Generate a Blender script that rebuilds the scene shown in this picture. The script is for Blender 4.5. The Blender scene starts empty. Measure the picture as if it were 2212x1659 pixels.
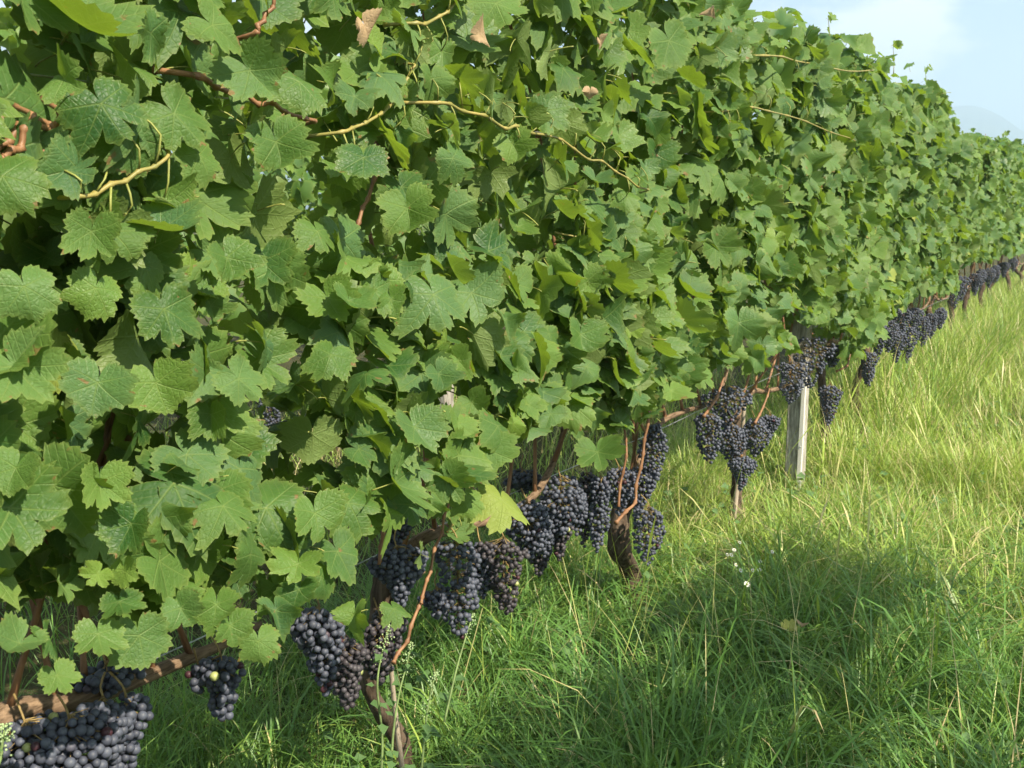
import bpy, math, random
import numpy as np
from mathutils import Vector, Matrix, noise as mnoise

random.seed(7)
rng = np.random.default_rng(7)
S = bpy.context.scene
C = S.collection
R = math.radians

# ------------------------------------------------------------------ camera, sky, sun, exposure
PITCH, YAW, CAMZ, FPX = 9.2, 30.0, 1.45, 2340.0        # photograph measured on a 2212 x 1659 grid
cam_d = bpy.data.cameras.new('camera')
cam = bpy.data.objects.new('camera', cam_d)
C.objects.link(cam)
cam.location = (0, 0, CAMZ)
cam.rotation_euler = (R(90 - PITCH), 0, R(YAW))
cam_d.sensor_width = 36
cam_d.lens = 36 * FPX / 2212
cam_d.clip_start = 0.05
cam_d.clip_end = 30000
cam_d.dof.use_dof = True
cam_d.dof.focus_distance = 2.3
cam_d.dof.aperture_fstop = 13
S.camera = cam

SUN_EL, SUN_AZ = 45.0, 105.0                            # azimuth clockwise from +Y (the row runs along +Y)
sun_dir = Vector((math.sin(R(SUN_AZ)) * math.cos(R(SUN_EL)), math.cos(R(SUN_AZ)) * math.cos(R(SUN_EL)), math.sin(R(SUN_EL))))
sl = bpy.data.lights.new('sun', 'SUN')
sl.energy = 5.0
sl.angle = R(0.55)
sl.color = (1.0, 0.89, 0.70)
so = bpy.data.objects.new('sun', sl)
so.rotation_euler = sun_dir.to_track_quat('Z', 'Y').to_euler()
C.objects.link(so)

W = bpy.data.worlds.new('World')
S.world = W
W.use_nodes = True
wn, wl = W.node_tree.nodes, W.node_tree.links
wn.clear()
sky = wn.new('ShaderNodeTexSky')
sky.sky_type = 'NISHITA'
sky.sun_disc = False
sky.sun_elevation = R(SUN_EL)
sky.sun_rotation = R(SUN_AZ)
sky.altitude = 200
sky.air_density = 1.0
sky.dust_density = 1.6
sky.ozone_density = 1.2
tc = wn.new('ShaderNodeTexCoord')
mp = wn.new('ShaderNodeMapping')
mp.inputs['Scale'].default_value = (1.0, 1.0, 2.0)
mp.inputs['Location'].default_value = (0.29, 0.12, 0.2)
cn = wn.new('ShaderNodeTexNoise')
cn.inputs['Scale'].default_value = 4.5
cn.inputs['Detail'].default_value = 7
cn.inputs['Roughness'].default_value = 0.52
cr = wn.new('ShaderNodeValToRGB')
cr.color_ramp.elements[0].position = 0.485
cr.color_ramp.elements[1].position = 0.56
cr.color_ramp.elements[1].color = (0.85, 0.85, 0.85, 1)
cm = wn.new('ShaderNodeMixRGB')
cm.inputs[2].default_value = (8.2, 7.9, 7.8, 1)
bg = wn.new('ShaderNodeBackground')
bg.inputs['Strength'].default_value = 0.068
wo = wn.new('ShaderNodeOutputWorld')
wl.new(tc.outputs['Generated'], mp.inputs[0]); wl.new(mp.outputs[0], cn.inputs['Vector'])
wl.new(cn.outputs['Fac'], cr.inputs[0]); wl.new(cr.outputs[0], cm.inputs[0])
wl.new(sky.outputs[0], cm.inputs[1]); wl.new(cm.outputs[0], bg.inputs[0]); wl.new(bg.outputs[0], wo.inputs[0])

S.view_settings.view_transform = 'Standard'
S.view_settings.look = 'None'
S.view_settings.gamma = 1.0
S.view_settings.exposure = 1.45
S.cycles.max_bounces = 10
S.cycles.transmission_bounces = 6
S.cycles.volume_bounces = 1

# ------------------------------------------------------------------ helpers
X0 = -1.52                                              # the row's centre plane
cp, sp_, cy_, sy_ = math.cos(R(PITCH)), math.sin(R(PITCH)), math.cos(R(YAW)), math.sin(R(YAW))
def ray(px, py):
    a, b = (px - 1106) / FPX, (829.5 - py) / FPX
    f = cp + b * sp_; u = b * cp - sp_
    return Vector((a * cy_ - f * sy_, a * sy_ + f * cy_, u))
def at(px, py, X=X0):
    """point of the vertical plane x = X that the photograph shows at (px, py)"""
    d = ray(px, py)
    return Vector((0, 0, CAMZ)) + d * (X / d.x)
def onground(px, py, z=0.0):
    d = ray(px, py)
    return Vector((0, 0, CAMZ)) + d * ((z - CAMZ) / d.z)
def project(p):
    v = Vector(p) - Vector((0, 0, CAMZ))
    f = -v.x * sy_ + v.y * cy_; r = v.x * cy_ + v.y * sy_
    zc = f * cp - v.z * sp_; u = f * sp_ + v.z * cp
    if zc < 0.05: return None
    return 1106 + FPX * r / zc, 829.5 - FPX * u / zc, zc

def tag(o, label=None, cat=None, group=None, kind=None):
    if label: o['label'] = label
    if cat: o['category'] = cat
    if group: o['group'] = group
    if kind: o['kind'] = kind
    return o
def empty(name, loc, label, cat, group=None):
    o = bpy.data.objects.new(name, None)
    o.empty_display_size = 0.1
    C.objects.link(o); o.location = loc
    return tag(o, label, cat, group)
def link(name, me, parent=None, loc=None):
    o = bpy.data.objects.new(name, me)
    C.objects.link(o)
    if parent is not None: o.parent = parent
    if loc is not None: o.location = loc
    return o

def tri_mesh(name, V, T, mats, midx=None, uv=None, lc=None, smooth=True):
    V = np.asarray(V, dtype=np.float32); T = np.asarray(T, dtype=np.int32)
    me = bpy.data.meshes.new(name)
    n, m = len(V), len(T)
    me.vertices.add(n); me.vertices.foreach_set('co', V.ravel())
    me.loops.add(3 * m); me.loops.foreach_set('vertex_index', T.ravel())
    me.polygons.add(m)
    me.polygons.foreach_set('loop_start', np.arange(0, 3 * m, 3, dtype=np.int32))
    me.polygons.foreach_set('loop_total', np.full(m, 3, dtype=np.int32))
    if midx is not None: me.polygons.foreach_set('material_index', np.asarray(midx, dtype=np.int32))
    me.polygons.foreach_set('use_smooth', np.full(m, smooth, dtype=bool))
    for mt in mats: me.materials.append(mt)
    if uv is not None:
        l = me.uv_layers.new(name='UVMap')
        l.data.foreach_set('uv', np.asarray(uv, dtype=np.float32)[T.ravel()].ravel())
    if lc is not None:
        a = me.attributes.new('lc', 'FLOAT_COLOR', 'POINT')
        a.data.foreach_set('color', np.asarray(lc, dtype=np.float32).ravel())
    me.update(calc_edges=True); me.validate()
    return me

def catmull(pts, sub):
    P = [Vector(p) for p in pts]
    if len(P) < 3 or sub < 2: return P
    Q = [P[0] * 2 - P[1]] + P + [P[-1] * 2 - P[-2]]
    out = []
    for i in range(1, len(Q) - 2):
        a, b, c, d = Q[i - 1], Q[i], Q[i + 1], Q[i + 2]
        for s in range(sub):
            t = s / sub
            out.append(0.5 * ((2 * b) + (c - a) * t + (2 * a - 5 * b + 4 * c - d) * t * t + (3 * b - a - 3 * c + d) * t ** 3))
    out.append(P[-1])
    return out
def tube(pts, radii, sides=6, sub=4, knob=0.0, rough=0.0, nodes=0):
    """tapered tube along a smoothed polyline -> (verts, tris)"""
    P = catmull(pts, sub); n = len(P)
    rr = np.interp(np.linspace(0, 1, n), np.linspace(0, 1, len(radii)), radii)
    V, T = [], []
    up = Vector((0.31, 0.2, 0.93))
    for i, p in enumerate(P):
        d = (P[min(i + 1, n - 1)] - P[max(i - 1, 0)]).normalized()
        a = d.cross(up)
        if a.length < 1e-3: a = d.cross(Vector((1, 0, 0)))
        a.normalize(); b = d.cross(a)
        r0 = rr[i]
        if nodes and i % nodes == 0: r0 *= 1 + knob
        for k in range(sides):
            th = 2 * math.pi * k / sides
            r = r0
            if rough:
                q = p * 9 + Vector((math.cos(th), math.sin(th), 0)) * 1.7
                r *= 1 + rough * mnoise.noise(q) + 0.35 * rough * mnoise.noise(q * 3.1)
            V.append(p + (a * math.cos(th) + b * math.sin(th)) * r)
    for i in range(n - 1):
        for k in range(sides):
            k2 = (k + 1) % sides
            q = (i * sides + k, i * sides + k2, (i + 1) * sides + k2, (i + 1) * sides + k)
            T.append((q[0], q[2], q[1])); T.append((q[0], q[3], q[2]))
    V.append(P[0]); V.append(P[-1]); e = len(V)
    for k in range(sides):
        k2 = (k + 1) % sides
        T.append((e - 2, k, k2)); T.append((e - 1, (n - 1) * sides + k2, (n - 1) * sides + k))
    return np.array([tuple(v) for v in V]), np.array(T)
def merge(parts):
    V, T, off = [], [], 0
    for v, t in parts:
        V.append(v); T.append(np.asarray(t) + off); off += len(v)
    return np.concatenate(V), np.concatenate(T)
def tube_obj(name, pts, radii, mat, parent=None, sides=6, sub=4, **kw):
    v, t = tube(pts, radii, sides, sub, **kw)
    off = np.array(parent.location) if parent is not None else np.zeros(3)
    return link(name, tri_mesh(name, v - off, t, [mat]), parent)

def n2(x, y, s=0.0):
    return mnoise.noise(Vector((x, y, s)))

# ------------------------------------------------------------------ materials
class NT:
    def __init__(self, name):
        self.m = bpy.data.materials.new(name); self.m.use_nodes = True
        self.t = self.m.node_tree; self.t.nodes.clear()
        self.out = self.t.nodes.new('ShaderNodeOutputMaterial')
    def n(self, typ, **kw):
        x = self.t.nodes.new(typ)
        for k, v in kw.items(): setattr(x, k, v)
        return x
    def l(self, a, b): self.t.links.new(a, b)
    def set(self, sock, v):
        if hasattr(v, 'is_linked') or isinstance(v, bpy.types.NodeSocket): self.l(v, sock)
        else: sock.default_value = v
    def math(self, op, a, b=None, c=None, clamp=False):
        x = self.n('ShaderNodeMath', operation=op); x.use_clamp = clamp
        self.set(x.inputs[0], a)
        if b is not None: self.set(x.inputs[1], b)
        if c is not None: self.set(x.inputs[2], c)
        return x.outputs[0]
    def mix(self, f, a, b, mode='MIX'):
        x = self.n('ShaderNodeMixRGB', blend_type=mode)
        self.set(x.inputs[0], f)
        for s, v in ((x.inputs[1], a), (x.inputs[2], b)):
            self.set(s, v if not isinstance(v, tuple) or len(v) == 4 else (*v, 1))
        return x.outputs[0]
    def noise(self, vec, scale, detail=3, rough=0.55):
        x = self.n('ShaderNodeTexNoise')
        x.inputs['Scale'].default_value = scale; x.inputs['Detail'].default_value = detail; x.inputs['Roughness'].default_value = rough
        if vec is not None: self.l(vec, x.inputs['Vector'])
        return x.outputs['Fac']
    def ramp(self, f, a, b):
        x = self.n('ShaderNodeMapRange'); x.interpolation_type = 'SMOOTHSTEP'
        self.set(x.inputs[0], f); x.inputs[1].default_value = a; x.inputs[2].default_value = b
        return x.outputs[0]

def leaf_material(name, veins=True, fixed=None):
    k = NT(name)
    uvn = k.n('ShaderNodeUVMap'); sep = k.n('ShaderNodeSeparateXYZ'); k.l(uvn.outputs[0], sep.inputs[0])
    oi = k.n('ShaderNodeObjectInfo')
    oc = k.n('ShaderNodeSeparateColor'); k.l(oi.outputs['Color'], oc.inputs[0])
    at_ = k.n('ShaderNodeAttribute', attribute_name='lc')
    ac = k.n('ShaderNodeSeparateColor'); k.l(at_.outputs['Color'], ac.inputs[0])
    rim = ac.outputs[0]
    tint = k.math('ADD', ac.outputs[1], oc.outputs[0])
    age = k.math('ADD', ac.outputs[2], oc.outputs[1])
    geo = k.n('ShaderNodeNewGeometry')
    pos = k.n('ShaderNodeCombineXYZ')
    k.l(sep.outputs[0], pos.inputs[0]); k.l(sep.outputs[1], pos.inputs[1]); k.l(k.math('MULTIPLY', tint, 31.0), pos.inputs[2])
    blot = k.noise(pos.outputs[0], 3.0, 4)
    col = k.mix(tint, (0.026, 0.084, 0.020), (0.118, 0.206, 0.038))
    col = k.mix(k.math('MULTIPLY', k.ramp(k.math('FRACT', k.math('MULTIPLY', tint, 13.7)), 0.45, 1.0), 0.65), col, (0.078, 0.160, 0.072))  # blue-grey waxy sheen of some leaves, painted into their colour
    col = k.mix(k.ramp(blot, 0.35, 0.75), col, k.mix(0.5, col, (0.095, 0.19, 0.04)))
    col = k.mix(k.ramp(age, 0.05, 0.6), col, (0.16, 0.255, 0.04))
    col = k.mix(k.ramp(age, 0.55, 1.0), col, (0.36, 0.34, 0.085))
    col = k.mix(k.math('MULTIPLY', k.math('POWER', rim, 5.0), 0.30), col, (0.26, 0.30, 0.07))
    height = None
    if veins:
        x = k.math('ABSOLUTE', k.math('MULTIPLY_ADD', sep.outputs[0], 2.6, -1.3)); y = k.math('MULTIPLY_ADD', sep.outputs[1], 2.6, -1.3)
        dmin = amin = main = None
        for deg in (0, 50, 108):
            s, c = math.sin(R(deg)), math.cos(R(deg))
            a = k.math('ADD', k.math('MULTIPLY', x, s), k.math('MULTIPLY', y, c))
            d = k.math('ABSOLUTE', k.math('SUBTRACT', k.math('MULTIPLY', x, c), k.math('MULTIPLY', y, s)))
            d = k.math('ADD', d, k.math('MULTIPLY', k.math('LESS_THAN', a, 0.0), 9.0))
            w = k.math('MULTIPLY_ADD', a, -0.018, 0.030)
            mk = k.math('SUBTRACT', 1.0, k.math('DIVIDE', d, w), clamp=True)
            if dmin is None: dmin, amin, main = d, a, mk
            else:
                less = k.math('LESS_THAN', d, dmin)
                amin = k.math('ADD', k.math('MULTIPLY', less, a), k.math('MULTIPLY', k.math('SUBTRACT', 1.0, less), amin))
                dmin = k.math('MINIMUM', d, dmin); main = k.math('MAXIMUM', main, mk)
        ph = k.math('FRACT', k.math('MULTIPLY', k.math('SUBTRACT', amin, k.math('MULTIPLY', dmin, 0.75)), 6.2))
        sec = k.math('SUBTRACT', 1.0, k.math('MULTIPLY', k.math('ABSOLUTE', k.math('SUBTRACT', ph, 0.5)), 9.0), clamp=True)
        vo = k.n('ShaderNodeTexVoronoi'); vo.feature = 'DISTANCE_TO_EDGE'; vo.inputs['Scale'].default_value = 19
        k.l(pos.outputs[0], vo.inputs['Vector'])
        cell = k.ramp(vo.outputs['Distance'], 0.0, 0.25)
        v = k.math('MAXIMUM', main, k.math('MULTIPLY', sec, 0.45))
        col = k.mix(k.math('MULTIPLY', v, 0.42), col, (0.24, 0.32, 0.09))
        height = k.math('SUBTRACT', k.math('MULTIPLY', cell, 0.4), k.math('MULTIPLY', v, 0.9))
        brown = k.ramp(k.math('ADD', k.noise(pos.outputs[0], 7.0, 3), k.math('MULTIPLY', k.math('POWER', rim, 3.0), 0.075)), 0.70, 0.74)
        col = k.mix(k.math('MULTIPLY', brown, 0.85), col, (0.20, 0.115, 0.045))
    under = k.mix(0.62, col, (0.170, 0.225, 0.070))
    col2 = k.mix(geo.outputs['Backfacing'], col, under)
    tr = k.mix(0.5, col, (0.36, 0.52, 0.012))
    if fixed:
        col2 = k.mix(blot, fixed, tuple(c * 0.5 for c in fixed)); tr = col2
    b = k.n('ShaderNodeBsdfPrincipled')
    k.l(col2, b.inputs['Base Color'])
    k.l(k.math('MULTIPLY_ADD', k.math('FRACT', k.math('MULTIPLY', tint, 7.3)), 0.22, 0.44), b.inputs['Roughness'])
    b.inputs['Specular IOR Level'].default_value = 0.32
    t = k.n('ShaderNodeBsdfTranslucent'); k.l(tr, t.inputs[0])
    if height is not None:
        bp = k.n('ShaderNodeBump'); bp.inputs['Strength'].default_value = 0.42; bp.inputs['Distance'].default_value = 0.003
        k.l(height, bp.inputs['Height']); k.l(bp.outputs[0], b.inputs['Normal'])
    mx = k.n('ShaderNodeMixShader'); mx.inputs[0].default_value = 0.37
    k.l(b.outputs[0], mx.inputs[1]); k.l(t.outputs[0], mx.inputs[2]); k.l(mx.outputs[0], k.out.inputs[0])
    return k.m

def wood_material(name, a, b, scale=(60, 60, 8), rough=0.85, bump=0.5, spec=0.25):
    k = NT(name)
    t = k.n('ShaderNodeTexCoord'); mpn = k.n('ShaderNodeMapping'); mpn.inputs['Scale'].default_value = scale
    k.l(t.outputs['Object'], mpn.inputs[0])
    f = k.noise(mpn.outputs[0], 1.0, 5, 0.65)
    g = k.noise(t.outputs['Object'], 14.0, 3)
    col = k.mix(k.ramp(f, 0.3, 0.7), a, b)
    col = k.mix(k.math('MULTIPLY', g, 0.5), col, tuple(c * 0.55 for c in a))
    p = k.n('ShaderNodeBsdfPrincipled'); k.l(col, p.inputs['Base Color'])
    p.inputs['Roughness'].default_value = rough; p.inputs['Specular IOR Level'].default_value = spec
    bp = k.n('ShaderNodeBump'); bp.inputs['Strength'].default_value = bump; bp.inputs['Distance'].default_value = 0.004
    k.l(f, bp.inputs['Height']); k.l(bp.outputs[0], p.inputs['Normal'])
    k.l(p.outputs[0], k.out.inputs[0])
    return k.m

def berry_material(name, bloom=1.0, base=(0.010, 0.011, 0.021), dust=(0.088, 0.099, 0.134)):
    k = NT(name)
    t = k.n('ShaderNodeTexCoord'); oi = k.n('ShaderNodeObjectInfo')
    v = k.n('ShaderNodeVectorMath', operation='ADD')
    k.l(t.outputs['Object'], v.inputs[0]); k.l(oi.outputs['Random'], v.inputs[1])
    f = k.noise(v.outputs[0], 130.0, 4, 0.6)
    at_ = k.n('ShaderNodeAttribute', attribute_name='lc'); ac = k.n('ShaderNodeSeparateColor'); k.l(at_.outputs['Color'], ac.inputs[0])
    rv = k.math('FRACT', k.math('ADD', oi.outputs['Random'], ac.outputs[1]))
    amt = k.math('MULTIPLY', k.math('MULTIPLY_ADD', rv, 0.5, 0.55), k.math('MULTIPLY_ADD', k.ramp(f, 0.3, 0.62), 0.55, 0.45))
    col = k.mix(k.math('MULTIPLY', amt, bloom, clamp=True), base, dust)
    col = k.mix(k.ramp(rv, 0.985, 0.995), col, (0.045, 0.016, 0.022))
    p = k.n('ShaderNodeBsdfPrincipled'); k.l(col, p.inputs['Base Color'])
    k.l(k.math('MULTIPLY_ADD', f, 0.22, 0.42), p.inputs['Roughness'])
    p.inputs['Specular IOR Level'].default_value = 0.34
    k.l(p.outputs[0], k.out.inputs[0])
    return k.m

def plain(name, col, rough=0.7, var=0.35, scale=20, spec=0.3, trans=0.0, tcol=None, metal=0.0):
    k = NT(name)
    t = k.n('ShaderNodeTexCoord')
    f = k.noise(t.outputs['Object'], scale, 4)
    c = k.mix(k.ramp(f, 0.3, 0.7), tuple(x * (1 - var) for x in col), tuple(x * (1 + var * 0.6) for x in col))
    p = k.n('ShaderNodeBsdfPrincipled'); k.l(c, p.inputs['Base Color'])
    p.inputs['Roughness'].default_value = rough; p.inputs['Specular IOR Level'].default_value = spec; p.inputs['Metallic'].default_value = metal
    if trans:
        tt = k.n('ShaderNodeBsdfTranslucent'); tt.inputs[0].default_value = (*(tcol or col), 1)
        mx = k.n('ShaderNodeMixShader'); mx.inputs[0].default_value = trans
        k.l(p.outputs[0], mx.inputs[1]); k.l(tt.outputs[0], mx.inputs[2]); k.l(mx.outputs[0], k.out.inputs[0])
    else: k.l(p.outputs[0], k.out.inputs[0])
    return k.m

def grass_material():
    k = NT('grass_blade')
    at_ = k.n('ShaderNodeAttribute', attribute_name='lc'); ac = k.n('ShaderNodeSeparateColor'); k.l(at_.outputs['Color'], ac.inputs[0])
    dry, tint, along = ac.outputs[0], ac.outputs[1], ac.outputs[2]
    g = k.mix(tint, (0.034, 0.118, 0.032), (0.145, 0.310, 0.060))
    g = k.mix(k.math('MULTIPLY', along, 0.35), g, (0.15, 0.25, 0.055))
    g = k.mix(k.ramp(dry, 0.05, 0.75), g, (0.35, 0.46, 0.085))  # yellow-green of drying blades, also carries the painted brightness of the sunlit stretch
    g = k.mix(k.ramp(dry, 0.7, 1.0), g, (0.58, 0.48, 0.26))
    p = k.n('ShaderNodeBsdfPrincipled'); k.l(g, p.inputs['Base Color'])
    p.inputs['Roughness'].default_value = 0.42; p.inputs['Specular IOR Level'].default_value = 0.4
    t = k.n('ShaderNodeBsdfTranslucent'); k.l(k.mix(0.4, g, (0.36, 0.50, 0.03)), t.inputs[0])
    mx = k.n('ShaderNodeMixShader'); mx.inputs[0].default_value = 0.35
    k.l(p.outputs[0], mx.inputs[1]); k.l(t.outputs[0], mx.inputs[2]); k.l(mx.outputs[0], k.out.inputs[0])
    return k.m

M_leaf = leaf_material('vine_leaf')
M_leaf_far = leaf_material('vine_leaf_simple', veins=False)
M_withered = leaf_material('withered_leaf', veins=True, fixed=(0.56, 0.40, 0.23))
M_petiole = plain('petiole', (0.22, 0.24, 0.06), 0.5, 0.3, 30)
M_cane = wood_material('old_cane_bark', (0.085, 0.054, 0.033), (0.30, 0.205, 0.13), (150, 16, 150))
M_shoot = wood_material('ripe_shoot', (0.17, 0.080, 0.038), (0.33, 0.175, 0.085), (40, 40, 10), 0.55, 0.2, 0.4)
M_green_shoot = wood_material('green_shoot', (0.19, 0.19, 0.05), (0.34, 0.27, 0.08), (30, 30, 10), 0.5, 0.15, 0.4)
M_trunk = wood_material('trunk_bark', (0.045, 0.032, 0.023), (0.17, 0.125, 0.09), (85, 85, 12), 0.95, 1.0, 0.1)
M_post = wood_material('weathered_post', (0.19, 0.175, 0.15), (0.54, 0.51, 0.45), (90, 90, 14), 0.9, 0.8, 0.2)
M_strip = wood_material('pale_lath', (0.62, 0.60, 0.55), (0.74, 0.72, 0.68), (50, 50, 4), 0.8, 0.2, 0.2)
M_stake = wood_material('stake_wood', (0.23, 0.19, 0.14), (0.42, 0.35, 0.27), (60, 60, 6), 0.85, 0.5, 0.2)
M_wire = plain('galvanised_wire', (0.45, 0.46, 0.47), 0.45, 0.2, 30, 0.5, metal=0.8)
M_berry = berry_material('bloomed_berry')
M_berry_brown = berry_material('rubbed_berry', 0.75, (0.018, 0.012, 0.014), (0.080, 0.076, 0.090))
M_berry_green = plain('unripe_berry', (0.30, 0.33, 0.12), 0.4, 0.2, 60, 0.5)
M_stem = plain('bunch_stem', (0.24, 0.17, 0.065), 0.6, 0.35, 60)
M_grass = grass_material()

# ------------------------------------------------------------------ ground, mountain, haze
def ground_mat():
    k = NT('thatch_soil')
    t = k.n('ShaderNodeTexCoord')
    f = k.noise(t.outputs['Object'], 2.2, 6, 0.65); g = k.noise(t.outputs['Object'], 60, 4, 0.7)
    c = k.mix(k.ramp(f, 0.35, 0.65), (0.030, 0.042, 0.016), (0.070, 0.075, 0.030))
    c = k.mix(k.ramp(g, 0.4, 0.75), c, (0.10, 0.078, 0.045))
    p = k.n('ShaderNodeBsdfPrincipled'); k.l(c, p.inputs['Base Color']); p.inputs['Roughness'].default_value = 0.95
    p.inputs['Specular IOR Level'].default_value = 0.1
    bp = k.n('ShaderNodeBump'); bp.inputs['Strength'].default_value = 0.9; bp.inputs['Distance'].default_value = 0.03
    k.l(g, bp.inputs['Height']); k.l(bp.outputs[0], p.inputs['Normal'])
    k.l(p.outputs[0], k.out.inputs[0])
    return k.m
def gz(x, y):
    return 0.035 * n2(x * 0.9, y * 0.9, 3.1) + 0.012 * n2(x * 4, y * 4, 5.0)
gs = sorted(set([-4200, -800, -150, -40, -15, -9] + [round(-6 + 0.25 * i, 3) for i in range(45)] + [9, 20, 60, 300, 4200]))
hs = sorted(set([-4200, -500, -60, -15, -6] + [round(-2 + 0.25 * i, 3) for i in range(97)] + [24, 30, 45, 90, 300, 1000, 4200]))
V = [(x, y, gz(x, y) if -9 < x < 9 and -6 < y < 24 else -0.0) for x in gs for y in hs]
T = []
nh = len(hs)
for i in range(len(gs) - 1):
    for j in range(nh - 1):
        a = i * nh + j
        T += [(a, a + nh, a + nh + 1), (a, a + nh + 1, a + 1)]
g = link('ground', tri_mesh('ground', V, T, [ground_mat()]))
tag(g, 'thatchy grown-over soil of the vineyard alley under the grass', kind='structure')

def mountain_mat():
    k = NT('wooded_slope')
    t = k.n('ShaderNodeTexCoord')
    f = k.noise(t.outputs['Object'], 0.02, 6, 0.65)
    c = k.mix(k.ramp(f, 0.4, 0.6), (0.030, 0.055, 0.030), (0.06, 0.085, 0.045))
    c = k.mix(k.ramp(k.noise(t.outputs['Object'], 0.011, 5), 0.68, 0.72), c, (0.24, 0.22, 0.20))
    p = k.n('ShaderNodeBsdfPrincipled'); k.l(c, p.inputs['Base Color']); p.inputs['Roughness'].default_value = 1.0
    k.l(p.outputs[0], k.out.inputs[0])
    return k.m
MD = 2000.0
ridge_px = [(-300, 446), (300, 400), (800, 340), (1150, 290), (1500, 255), (1750, 242), (1900, 238), (2009, 233), (2050, 232), (2095, 228), (2130, 236), (2165, 253), (2212, 285), (2290, 330), (2420, 372), (2650, 405), (3000, 430)]
V, T = [], []
cols = []
for px, py in [(r.x, r.y) for r in catmull([Vector((a, b, 0)) for a, b in ridge_px], 5)]:
    d = ray(px, py); hd = Vector((d.x, d.y, 0)); el = d.z / hd.length; hd.normalize()
    cols.append((hd, el))
for i, (hd, el) in enumerate(cols):
    for j, (dd, f) in enumerate(((-430, -0.03), (-300, 0.25), (-190, 0.52), (-90, 0.80), (0, 1.0), (160, 0.75), (400, 0.3))):
        h = MD * el * f + CAMZ * (f > 0)
        if 0 < f < 1: h *= 1 + 0.14 * n2(i * 0.45, j * 1.3, 2.0)
        p = hd * (MD + dd)
        V.append((p.x, p.y, h))
for i in range(len(cols) - 1):
    for j in range(6):
        a = i * 7 + j
        T += [(a, a + 7, a + 8), (a, a + 8, a + 1)]
mo = link('mountain', tri_mesh('mountain', V, T, [mountain_mat()]))
tag(mo, 'pale blue hazy mountain ridge rising beyond the end of the row', kind='structure')

hz = NT('air')
pv = hz.n('ShaderNodeVolumePrincipled')
pv.inputs['Color'].default_value = (0.64, 0.83, 1.0, 1)
pv.inputs['Density'].default_value = 0.0011
pv.inputs['Anisotropy'].default_value = 0.35
hz.l(pv.outputs[0], hz.out.inputs['Volume'])
b0, b1 = (-4300, -4300, -1.0), (4300, 4300, 215.0)
V = [(x, y, z) for x in (b0[0], b1[0]) for y in (b0[1], b1[1]) for z in (b0[2], b1[2])]
T = [(0, 1, 3), (0, 3, 2), (4, 6, 7), (4, 7, 5), (0, 4, 5), (0, 5, 1), (2, 3, 7), (2, 7, 6), (0, 2, 6), (0, 6, 4), (1, 5, 7), (1, 7, 3)]
ho = link('haze', tri_mesh('haze', V, T, [hz.m], smooth=False))
tag(ho, 'thin pale summer haze filling the valley air', kind='stuff')

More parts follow.
